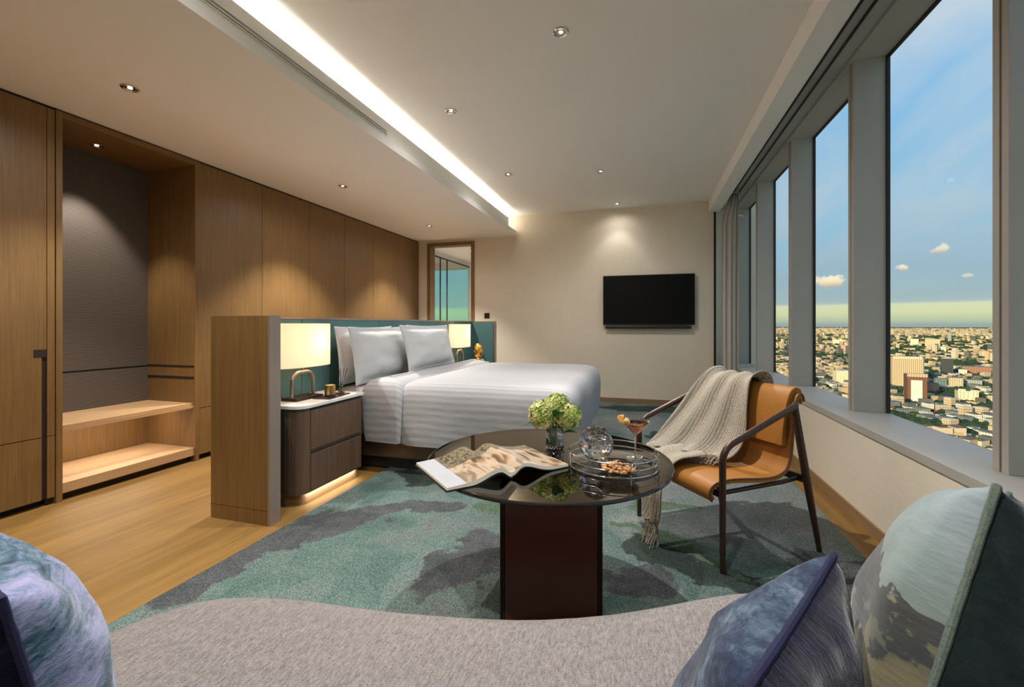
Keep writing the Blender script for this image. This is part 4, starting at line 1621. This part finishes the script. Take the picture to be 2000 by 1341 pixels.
MB().grid(cur, 90, 30).build('drape', M['curtain'], cu, smooth=True, angle=180, solid=.002)
MB().box(-.03, .12, -.02, .02, 2.886, 2.90).build('heading_tape', M['curtain'], cu)

# ================================================================== SOFA
front = [(-1.33, .62), (-1.285, .71), (-1.245, .80), (-1.195, .89), (-1.115, .955), (-.985, .995), (-.861, 1.016), (-.738, 1.027), (-.59, 1.045), (-.387, 1.083), (-.251, 1.121),
         (-.088, 1.19), (.055, 1.273), (.185, 1.352), (.29, 1.400), (.39, 1.415), (.50, 1.395), (.62, 1.33), (.74, 1.22), (.84, 1.06), (.88, .88), (.84, .70)]


def cwp(r, w):
    p = RT * r + FW * w
    return (p.x, p.y)


front = [tuple(p) for p in spl(front, 2)]
back = [cwp(.98, .30), cwp(.85, .16), cwp(.6, .10), cwp(.2, .10), cwp(-.3, .10), cwp(-.8, .12), cwp(-1.15, .2), cwp(-1.30, .38)]
outline = front + [tuple(p) for p in spl(back, 2)]
sf = empty('sofa', (-.1, .9, 0), label='curved taupe boucle sofa across the bottom of the photo', cat='sofa')


def inset(poly, d_):
    out = []
    n_ = len(poly)
    for i in range(n_):
        a, b = Vector(poly[i - 1]), Vector(poly[(i + 1) % n_])
        t = (b - a).normalized()
        nrm = Vector((-t.y, t.x))
        out.append(Vector(poly[i]) + nrm * d_)
    return out


area = sum(outline[i][0] * outline[(i + 1) % len(outline)][1] - outline[(i + 1) % len(outline)][0] * outline[i][1] for i in range(len(outline)))
sg = 1 if area > 0 else -1


def sofa_rings(prof_, poly):
    rs_ = []
    for d_, z in prof_:
        rs_.append([(p.x + .1, p.y - .9, z) for p in inset(poly, d_ * sg)])
    return rs_


MB().rings(sofa_rings([(.06, .0), (.05, .07)], outline), cap0=True, cap1=True).build('plinth', M['darkwood'], sf, loc=(0, 0, .015))
MB().rings(sofa_rings([(.02, .086), (.0, .10), (.0, .24), (.01, .262)], outline), cap0=True, cap1=True).build('base', M['sofa'], sf, smooth=True, angle=50)
MB().rings(sofa_rings([(.012, .266), (.0, .28), (-.002, .34), (.003, .375), (.018, .402), (.045, .416), (.085, .421), (.14, .423)], outline), cap0=True, cap1=True).build('seat_cushion', M['sofa'], sf, smooth=True, angle=50)
bp = [cwp(-1.22, .14), cwp(-.8, .02), cwp(-.3, -.02), (cwp(.2, -.02)), cwp(.6, -.02), cwp(.95, .10)]
bf = [cwp(.90, .22), cwp(.6, .13), cwp(.2, .12), cwp(-.3, .12), cwp(-.8, .15), cwp(-1.15, .26)]
bo_ = [tuple(p) for p in spl(bp, 3)] + [tuple(p) for p in spl(bf, 3)]
area = sum(bo_[i][0] * bo_[(i + 1) % len(bo_)][1] - bo_[(i + 1) % len(bo_)][0] * bo_[i][1] for i in range(len(bo_)))
sg = 1 if area > 0 else -1
MB().rings(sofa_rings([(.0, .425), (-.01, .5), (-.01, .60), (.0, .64), (.02, .66), (.045, .668)], bo_), cap0=True, cap1=True).build('backrest', M['sofa'], sf, smooth=True, angle=50)


# ================================================================== CUSHIONS
def velvet(name, stops, scale, dist=1.5, seed=0.0, aniso=(1, 1, 1), split=None):
    m, t, b = principled(name)
    v = coords(t, aniso)
    n1 = noi(t, v, scale, 6, .62, dist)
    n2 = noi(t, v, scale * 9, 4, .7, .6)
    s_ = mth(t, 'ADD', mth(t, 'MULTIPLY', n1, .68), mth(t, 'MULTIPLY', n2, .32))
    r = ramp(t, s_, stops)
    c = r.outputs[0]
    if split:
        tc = t.nodes.new('ShaderNodeTexCoord')
        sp = t.nodes.new('ShaderNodeSeparateXYZ')
        t.links.new(tc.outputs['Object'], sp.inputs[0])
        k = mth(t, 'GREATER_THAN', mth(t, 'ADD', sp.outputs[split[0]], mth(t, 'MULTIPLY', mth(t, 'SUBTRACT', n1, .5), split[3] if len(split) > 3 else .25)), split[1])
        c = mixc(t, k, c, split[2])
    t.links.new(c, b.inputs['Base Color'])
    b.inputs['Roughness'].default_value = .85
    b.inputs['Sheen Weight'].default_value = .35
    b.inputs['Sheen Roughness'].default_value = .4
    b.inputs['Specular IOR Level'].default_value = .1
    bump(t, b, n2, .35, .006)
    return m


def cushion(name, S, T, k, seed, Wm, c, label, mats, wr, piping_m, pr_=.006):
    cu_ = bpy.data.objects.new(name, None)
    COL.objects.link(cu_)
    W = Matrix(Wm)
    # a proper rotation for the parent, the mirrored axis folded into the mesh
    flip = W.determinant() < 0
    Rm = W.copy()
    if flip:
        for i in range(3):
            Rm[i][2] = -Rm[i][2]
    cu_.matrix_world = Matrix.Translation(Vector(c)) @ Rm.to_4x4()
    tag(cu_, label, 'cushion')
    z = -1 if flip else 1
    mb = pillow_mb(S, S, T, k, seed, 0, 40, wr)
    mb.mi = []
    nn = 40 * 40
    for f in mb.f:
        mb.mi.append(0 if f[0] < nn else 1)
    if z < 0:
        mb.v = [(a, b, -d_) for a, b, d_ in mb.v]
        mb.f = [f[::-1] for f in mb.f]
    mb.build('cover', mats, cu_, smooth=True, angle=180)
    rim = []
    for e_, (ax, sgn) in enumerate(((0, -1), (1, 1), (0, 1), (1, -1))):
        for i in range(24):
            t_ = -1 + 2 * i / 24
            if ax == 0:
                v = -t_ if sgn > 0 else t_
                rim.append((sgn * S / 2 * (1 - k * (1 - v * v)), S / 2 * v, 0))
            else:
                u = t_ if sgn > 0 else -t_
                rim.append((S / 2 * u, sgn * S / 2 * (1 - k * (1 - u * u)), 0))
    rr = [pr_ * (1 + .25 * noise.noise(Vector((i * .7, seed, 0)))) for i in range(len(rim))]
    MB().tube(rim, rr, 8, closed=True).build('piping', piping_m, cu_, smooth=True)
    return cu_


navy = velvet('navy_velvet', [(.38, lin(22, 26, 50)), (.48, lin(46, 60, 86)), (.55, lin(80, 98, 114)), (.63, lin(128, 132, 158))], 7, .8, aniso=(2.2, .7, 1))
navy_back = velvet('dark_indigo_velvet', [(.4, lin(12, 11, 28)), (.58, lin(28, 26, 56)), (.68, lin(84, 82, 128))], 6, 2, aniso=(1, 3, 1))
indigo = plain('indigo_piping', lin(30, 30, 66), .9, nscale=300, namp=.3)
lav = velvet('lavender_blue_velvet', [(.38, lin(36, 46, 74)), (.46, lin(74, 104, 118)), (.53, lin(132, 136, 168)), (.62, lin(158, 156, 190))], 6, .9, aniso=(.8, 2.4, 1))


def landscape():
    m, t, b = principled('landscape_print')
    tc = t.nodes.new('ShaderNodeTexCoord')
    sp = t.nodes.new('ShaderNodeSeparateXYZ')
    t.links.new(tc.outputs['Object'], sp.inputs[0])
    v = coords(t)
    n1 = noi(t, v, 6, 5, .6, .5)
    n2 = noi(t, v, 16, 5, .65, .3)
    up = mth(t, 'ADD', mth(t, 'ADD', mth(t, 'ADD', sp.outputs[1], -.15), mth(t, 'MULTIPLY', sp.outputs[0], -.35)), mth(t, 'MULTIPLY', mth(t, 'SUBTRACT', n1, .5), .34))
    r = ramp(t, mth(t, 'ADD', up, .5), [(.18, lin(44, 50, 60)), (.28, lin(84, 90, 78)), (.36, lin(136, 126, 96)), (.42, lin(96, 98, 80)), (.49, lin(140, 132, 104)), (.535, lin(132, 150, 146)), (.62, lin(150, 166, 170)), (.9, lin(142, 152, 168))])
    tree = ramp(t, mth(t, 'ADD', n1, mth(t, 'MULTIPLY', n2, .35)), [(.68, (0, 0, 0, 1)), (.70, (.85, .85, .85, 1))])
    low = mth(t, 'LESS_THAN', up, .02)
    c = mixc(t, mth(t, 'MULTIPLY', tree.outputs[0], low), r.outputs[0], lin(48, 54, 64))
    t.links.new(c, b.inputs['Base Color'])
    b.inputs['Roughness'].default_value = .85
    b.inputs['Sheen Weight'].default_value = .3
    bump(t, b, noi(t, coords(t, (1, 4, 1)), 14, 3), .35, .008)
    return m


scn = landscape()
scn_back = velvet('deep_green_velvet', [(.4, lin(18, 26, 30)), (.6, lin(38, 50, 52)), (.7, lin(50, 64, 68))], 5, 1)
sage = plain('sage_piping', lin(108, 122, 112), .85, nscale=300, namp=.3)

cushion('cushion', .40, .1825, .06, 3, [[-0.2533, 0.4809, -0.8394], [0.0833, 0.8753, 0.4763], [-0.9638, -0.0507, 0.2618]], [0.1371, 0.6511, 0.6081],
        'navy and grey-blue velvet cushion with indigo piping in the middle of the sofa', [navy, navy_back], .008, indigo, .0052)
cushion('cushion', .50, .25, .05, 5, [[0.5253, 0.3038, -0.7949], [0.812, 0.1003, 0.5749], [-0.2544, 0.9475, 0.194]], [0.491, 0.9063, 0.6413],
        'large pale landscape print cushion with sage piping at the right end of the sofa', [scn, scn_back], .007, sage, .005)
cushion('cushion', .42, .2024, .10, 9, [[-0.9606, -0.0563, -0.2721], [0.2778, -0.1926, -0.9411], [-0.0006, 0.9797, -0.2006]], [-0.9333, 0.4367, 0.6126],
        'lavender and navy velvet cushion at the left end of the sofa', [navy_back, lav], .008, indigo, .0052)

# ================================================================== CITY
G = -150.0
rnd = random.Random(21)


def ground_mat():
    m, t, b = principled('city_ground')
    v = coords(t)
    n1 = noi(t, v, .012, 6, .6)
    n2 = noi(t, v, .07, 4, .7)
    a = ramp(t, n1, [(.42, lin(44, 62, 44)), (.52, lin(104, 104, 88)), (.62, lin(150, 140, 118))])
    c = mixc(t, ramp(t, n2, [(.45, (0, 0, 0, 1)), (.55, (.8, .8, .8, 1))]).outputs[0], a.outputs[0], lin(36, 56, 40))
    t.links.new(c, b.inputs['Base Color'])
    b.inputs['Roughness'].default_value = .9
    return m


def sector(r0, r1, n_=24, a0=56, a1=94):
    pts = [(r0 * math.cos(math.radians(a0 + (a1 - a0) * k / n_)), r0 * math.sin(math.radians(a0 + (a1 - a0) * k / n_))) for k in range(n_ + 1)]
    pts += [(r1 * math.cos(math.radians(a1 - (a1 - a0) * k / n_)), r1 * math.sin(math.radians(a1 - (a1 - a0) * k / n_))) for k in range(n_ + 1)]
    return pts


struct('ground', MB().prism(sector(60, 42000, 24, -20, 110), G - 30, G), ground_mat())


def facade(name, wallc, winc, wx, wz, fr=.5, fz=.55, rough=.6):
    """a wall with rows of windows; the grid is in metres on the building itself"""
    m, t, b = principled(name)
    tc = t.nodes.new('ShaderNodeTexCoord')
    sp = t.nodes.new('ShaderNodeSeparateXYZ')
    t.links.new(tc.outputs['Object'], sp.inputs[0])
    h = mth(t, 'ADD', sp.outputs[0], sp.outputs[1])
    a = mth(t, 'LESS_THAN', mth(t, 'FRACT', mth(t, 'DIVIDE', mth(t, 'ADD', h, 1000.0), wx)), fr)
    c = mth(t, 'LESS_THAN', mth(t, 'FRACT', mth(t, 'DIVIDE', sp.outputs[2], wz)), fz)
    k = mth(t, 'MULTIPLY', a, c)
    t.links.new(mixc(t, k, wallc, winc), b.inputs['Base Color'])
    b.inputs['Roughness'].default_value = rough
    return m


CW = lin(236, 224, 192)
F = {
    'tan': facade('tan_tower_wall', lin(222, 198, 160), lin(150, 122, 96), 3.6, 3.4, .5, .8),
    'brown': plain('red_brown_wall', lin(112, 78, 58), .7),
    'whitew': plain('bright_render', lin(232, 224, 204), .7),
    'dark': facade('dark_tower_wall', lin(52, 62, 68), lin(26, 36, 44), 4, 3.5, .6, .6, .3),
    'cream': facade('cream_wall', lin(238, 224, 188), lin(140, 124, 98), 4.5, 3.6, .35, .5),
    'grey': facade('grey_wall', lin(150, 158, 154), lin(84, 100, 104), 4, 3.5, .5, .5),
    'glass': facade('teal_glass_wall', lin(110, 134, 132), lin(56, 84, 88), 5, 3.5, .7, .6, .3),
    'red': facade('brick_wall', lin(138, 94, 76), lin(170, 138, 116), 6, 3.4, .3, .5),
    'pink': facade('rose_wall', lin(204, 158, 134), lin(120, 84, 72), 3.5, 3.4, .5, .5),
    'w1': facade('white_wall_windows', lin(226, 222, 208), lin(120, 120, 112), 4, 3.3, .4, .5),
    'w2': facade('sand_wall_windows', lin(206, 186, 154), lin(110, 98, 84), 4, 3.3, .45, .5),
    'w3': facade('slate_wall_windows', lin(128, 136, 136), lin(70, 80, 84), 4, 3.3, .45, .5),
    'roofr': plain('red_tile_roof', lin(132, 84, 64), .85),
    'roofb': plain('brown_tile_roof', lin(120, 86, 66), .85),
    'roofg': plain('grey_sheet_roof', lin(98, 102, 102), .7),
    'roofw': plain('pale_sheet_roof', lin(196, 192, 178), .7),
    'plaster': plain('pale_plaster', lin(204, 192, 164), .85),
}


def block(name, x, y, w_, d_, h, rot, m, label, cat='building', parts=(), group=None, roof='roofg'):
    o = empty(name, (x, y, G), rot, label=label, cat=cat, group=group)
    MB().box(-w_ / 2, w_ / 2, -d_ / 2, d_ / 2, 0, h).build('wall', F[m], o)
    MB().box(-w_ / 2 + .6, w_ / 2 - .6, -d_ / 2 + .6, d_ / 2 - .6, h, h + 1.2).build('roof', F[roof], o)
    for nm_, (x0, x1, y0, y1, z0, z1), mm_ in parts:
        MB().box(x0, x1, y0, y1, z0, z1).build(nm_, F[mm_], o)
    return o


def face(x, y):      # turn so the local -y side looks back toward the hotel
    return math.atan2(y, x) - math.pi / 2


def blk(x, y, w_, d_, h, m, label, turn=0, **k):
    return block('tower_block', x, y, w_, d_, h, face(x, y) + turn, m, label, **k)


blk(590, 1272, 56, 26, 76, 'tan', 'broad tan hotel-like tower in the nearest window, tallest wide block', .35,
    parts=[('side_bay', (28.02, 31, -13, 13, 0, 74), 'grey'), ('podium', (-40, 44, -24, -13.1, 0, 9), 'w3'), ('parapet', (-28, 28, -13.4, -13.02, 72, 77.5), 'cream')])
blk(494, 1030, 29, 20, 57, 'brown', 'brown tower with a bright blank white front in the nearest window', .3,
    parts=[('white_front', (-9.5, 7, -11.2, -10.02, 0, 47), 'whitew'), ('podium', (-10, 22, -17, -11.25, 0, 10), 'whitew'), ('crown', (-15, 15, -10.4, -10.02, 53, 59), 'w2')])
blk(828, 1572, 25, 22, 56, 'dark', 'slim dark glass tower right of the tan tower in the nearest window', .1, roof='roofw',
    parts=[('rooftop_box', (-6, 6, -5, 5, 57.3, 61), 'grey')])
blk(592, 1066, 29, 18, 25, 'cream', 'cream twin-bay apartment block low right of the white fronted tower', .25,
    parts=[('bay', (-14, -4, -11.5, -9.02, 0, 29), 'cream'), ('bay', (3, 13, -11.5, -9.02, 0, 28), 'cream')])
blk(697, 1294, 24, 18, 28, 'w2', 'square tan office block right of the white fronted tower', .2)
blk(672, 1300, 22, 18, 24, 'glass', 'teal glass office block left of the square tan office', .1)
blk(966, 1682, 78, 22, 25, 'red', 'long low red brick building at the right of the nearest window', .1)
blk(474, 1304, 32, 24, 36, 'cream', 'sunlit pale yellow block in the second window', .3, roof='roofw')
blk(1168, 3570, 21, 20, 72, 'dark', 'lone dark tower near the skyline in the second window')
blk(1388, 3880, 68, 24, 42, 'cream', 'wide cream slab near the skyline in the second window', parts=[('bay', (-20, -12, -14, -12.1, 0, 50), 'cream'), ('bay', (10, 20, -14, -12.1, 0, 50), 'cream')])
blk(1022, 2780, 30, 22, 44, 'pink', 'rose coloured tower at the right edge of the second window')
blk(1799, 3760, 42, 26, 54, 'cream', 'pale yellow tower pair near the skyline in the nearest window')
blk(1792, 3545, 72, 26, 60, 'tan', 'wide tan skyline block in the middle of the nearest window')
blk(2500, 4710, 22, 20, 78, 'grey', 'slim grey needle tower breaking the skyline in the nearest window')
blk(1525, 2930, 27, 20, 34, 'cream', 'small bright yellow block above the dark glass tower')
blk(756, 1348, 40, 22, 19, 'grey', 'low grey hospital-like block at the right of the nearest window')
blk(580, 1176, 9, 14, 30, 'brown', 'narrow brown tower just right of the white fronted tower')
blk(598, 1180, 16, 14, 25, 'pink', 'rose block with flat roof beside the narrow brown tower')
blk(902, 1640, 18, 16, 20, 'cream', 'small yellow block in front of the red brick building')
keep = [(590, 1272, 46), (494, 1030, 28), (828, 1572, 24), (592, 1066, 24), (697, 1294, 22), (672, 1300, 20), (966, 1682, 46), (474, 1304, 28), (756, 1348, 30), (580, 1176, 14), (598, 1180, 16), (902, 1640, 18)]

# low houses and mid-rise blocks: prototypes, then copies


def house(m_wall, m_roof, w_, d_, h, rh):
    o = empty('house', (0, 0, G))
    MB().box(-w_ / 2, w_ / 2, -d_ / 2, d_ / 2, 0, h).build('wall', F[m_wall], o)
    e = 1.0
    MB().add([(-w_ / 2 - e, -d_ / 2 - e, h), (w_ / 2 + e, -d_ / 2 - e, h), (w_ / 2 + e, d_ / 2 + e, h), (-w_ / 2 - e, d_ / 2 + e, h), (-w_ * .28, 0, h + rh), (w_ * .28, 0, h + rh)],
             [(0, 1, 5, 4), (1, 2, 5), (2, 3, 4, 5), (3, 0, 4), (3, 2, 1, 0)]).build('roof', F[m_roof], o)
    return o


def flat(m_wall, m_roof, w_, d_, h):
    o = empty('apartment_block', (0, 0, G))
    MB().box(-w_ / 2, w_ / 2, -d_ / 2, d_ / 2, 0, h).build('wall', F[m_wall], o)
    MB().box(-w_ / 2 + .5, w_ / 2 - .5, -d_ / 2 + .5, d_ / 2 - .5, h, h + 1).build('roof', F[m_roof], o)
    return o


protos = [(house('plaster', 'roofr', 15, 11, 6, 4.5), 'small red roofed house', 'house'),
          (house('plaster', 'roofb', 14, 11, 7, 4), 'small brown roofed house', 'house'),
          (house('plaster', 'roofw', 16, 12, 6, 3), 'small white roofed house', 'house'),
          (flat('w1', 'roofg', 17, 14, 14), 'low white flat-roofed block', 'building'),
          (flat('w2', 'roofw', 20, 14, 17), 'low sand coloured flat-roofed block', 'building'),
          (flat('w3', 'roofg', 22, 16, 15), 'low grey flat-roofed block', 'building')]

# what the window row lets the camera see, from about 62.5 to 80 degrees
far_walls, far_roofs, far_dark = MB(), MB(), MB()
trees = MB()


def free(x, y, r):
    return all((x - a) ** 2 + (y - b) ** 2 > (c + r) ** 2 for a, b, c in keep)


def seen_in(x, y):
    """which of the window panes shows this spot of the city, counted from the sofa, or 0"""
    u = 1000 + 868 * (x * RT.x + y * RT.y) / (x * FW.x + y * FW.y)
    v = 634.3 + 868 * 151 / (x * FW.x + y * FW.y)
    for k, (u0, u1) in enumerate(((1740, 1936), (1596, 1656), (1515, 1540), (1467, 1476)), 1):
        if u0 < u < u1 and v < 876 - .3636 * (1936.6 - u):
            return k
    return 0


WIN = ['', 'through the nearest window', 'through the second window', 'through the third window', 'through the narrow fourth window']
placed = []
used = [False] * 6
tries = 0
bands = [(560, 900, 60, 'close below'), (900, 1250, 95, 'midway out'), (1250, 1600, 60, 'farther out'), (1600, 2200, 60, 'far out')]
for r0, r1, n_, dist_ in bands:
    k = 0
    tries = 0
    while k < n_ and tries < 9000:
        tries += 1
        r = math.sqrt(rnd.uniform(r0 * r0, r1 * r1))
        a = math.radians(rnd.uniform(58.5, 79.5))
        x, y = r * math.cos(a), r * math.sin(a)
        wi = seen_in(x, y)
        if not wi or not free(x, y, 10) or (r > 900 and noise.noise(Vector((x * .006, y * .006, 4))) < -.15):
            continue
        if any((x - p[0]) ** 2 + (y - p[1]) ** 2 < 15 ** 2 for p in placed):
            continue
        placed.append((x, y))
        j = rnd.choice((0, 1, 2, 2, 3, 3, 4, 5) if r < 1500 else (3, 4, 3, 4, 5))
        pr0, lb, ct = protos[j]
        o = copy_tree(pr0) if used[j] else pr0
        used[j] = True
        o.location = (x, y, G)
        o.rotation_euler = (0, 0, rnd.choice((0, 1.57)) + .35 + rnd.uniform(-.25, .25))
        o.scale = (rnd.uniform(.58, .98), rnd.uniform(.6, .95), rnd.uniform(.6, 1.05) * (1.35 if (j > 2 and rnd.random() < .2) else 1))
        lab = '%s %s in the city, seen %s' % (lb, dist_, WIN[wi])
        tag(o, lab, ct, lab[:1].upper() + lab[1:])
        k += 1
for j in range(6):
    if not used[j]:
        for ch in list(protos[j][0].children):
            bpy.data.objects.remove(ch)
        bpy.data.objects.remove(protos[j][0])

# the countless rest
far = MB()


def fbox(mb, x, y, w_, d_, h, rot, mi):
    c, s_ = math.cos(rot), math.sin(rot)
    vs_ = []
    for z in (0, h):
        for a, b in ((-1, -1), (1, -1), (1, 1), (-1, 1)):
            px, py = a * w_ / 2, b * d_ / 2
            vs_.append((x + px * c - py * s_, y + px * s_ + py * c, G + z))
    mb.cur = mi
    mb.add(vs_, [(0, 1, 5, 4), (1, 2, 6, 5), (2, 3, 7, 6), (3, 0, 4, 7)])
    mb.cur = mi if rnd.random() < .12 else rnd.choice((3, 4, 5, 5, 5, 4))
    mb.add(vs_[4:], [(0, 1, 2, 3)])


for k in range(56000):
    u = rnd.random()
    r = 560 * (48 ** (u ** .85))
    a = math.radians(rnd.uniform(56, 84))
    x, y = r * math.cos(a), r * math.sin(a)
    if noise.noise(Vector((x * .004, y * .004, 4))) < -.16:
        continue
    if r < 2150 and (not free(x, y, 12) or (r < 1500 and rnd.random() < .15)):
        continue
    if r < 2100 and any((x - p[0]) ** 2 + (y - p[1]) ** 2 < 12 ** 2 for p in placed):
        continue
    h = rnd.uniform(4, 10) if rnd.random() < .86 else rnd.uniform(10, 26)
    if r > 2500 and rnd.random() < .02:
        h = rnd.uniform(25, 62)
    sc = 1 + min(1.6, r / 6000)
    fbox(far, x, y, rnd.uniform(6, 15) * sc, rnd.uniform(6, 12) * sc, h * .85, .35 + rnd.uniform(-.3, .3), rnd.choice((0, 0, 1, 1, 2)))
fo = far.build('city_rooftops', [F['plaster'], plain('sand_wall', lin(190, 168, 130), .85), plain('slate_wall', lin(100, 104, 102), .85), F['roofr'], F['roofb'], F['roofg'], F['roofw']])
tag(fo, 'countless small distant buildings filling the plain to the skyline', 'buildings', kind='stuff')

oct_ = [(1, 0, 0), (0, 1, 0), (-1, 0, 0), (0, -1, 0), (0, 0, 1), (.6, .6, .7), (-.6, .6, .7), (-.6, -.6, .7), (.6, -.6, .7)]
of = [(0, 5, 8), (0, 1, 5), (1, 6, 5), (1, 2, 6), (2, 7, 6), (2, 3, 7), (3, 8, 7), (3, 0, 8), (4, 5, 6), (4, 6, 7), (4, 7, 8), (4, 8, 5)]
for k in range(64000):
    u = rnd.random()
    r = 520 * (16 ** (u ** 1.1))
    a = math.radians(rnd.uniform(56, 84))
    x, y = r * math.cos(a), r * math.sin(a)
    if noise.noise(Vector((x * .006, y * .006, 4))) > .16 and rnd.random() < .5:
        continue
    if not free(x, y, 2):
        continue
    if r < 1600 and any((x - p[0]) ** 2 + (y - p[1]) ** 2 < 9 ** 2 for p in placed):
        continue
    s_ = rnd.uniform(3, 6.5) * (1 + min(1.2, r / 5000))
    hh = rnd.uniform(.9, 1.5)
    b0 = rnd.uniform(0, 1.5)
    c_, s2 = math.cos(b0), math.sin(b0)
    trees.cur = rnd.choice((0, 0, 1))
    trees.add([(x + s_ * (a_ * c_ - b_ * s2) * rnd.uniform(.8, 1.2), y + s_ * (a_ * s2 + b_ * c_) * rnd.uniform(.8, 1.2), G + 2 + s_ * hh * max(c__, 0)) for a_, b_, c__ in oct_], of)
to = trees.build('city_trees', [plain('tree_green', lin(40, 66, 34), .9), plain('tree_dark_green', lin(26, 48, 30), .9)])
tag(to, 'dark green treetops scattered between the houses of the city', 'trees', kind='stuff')
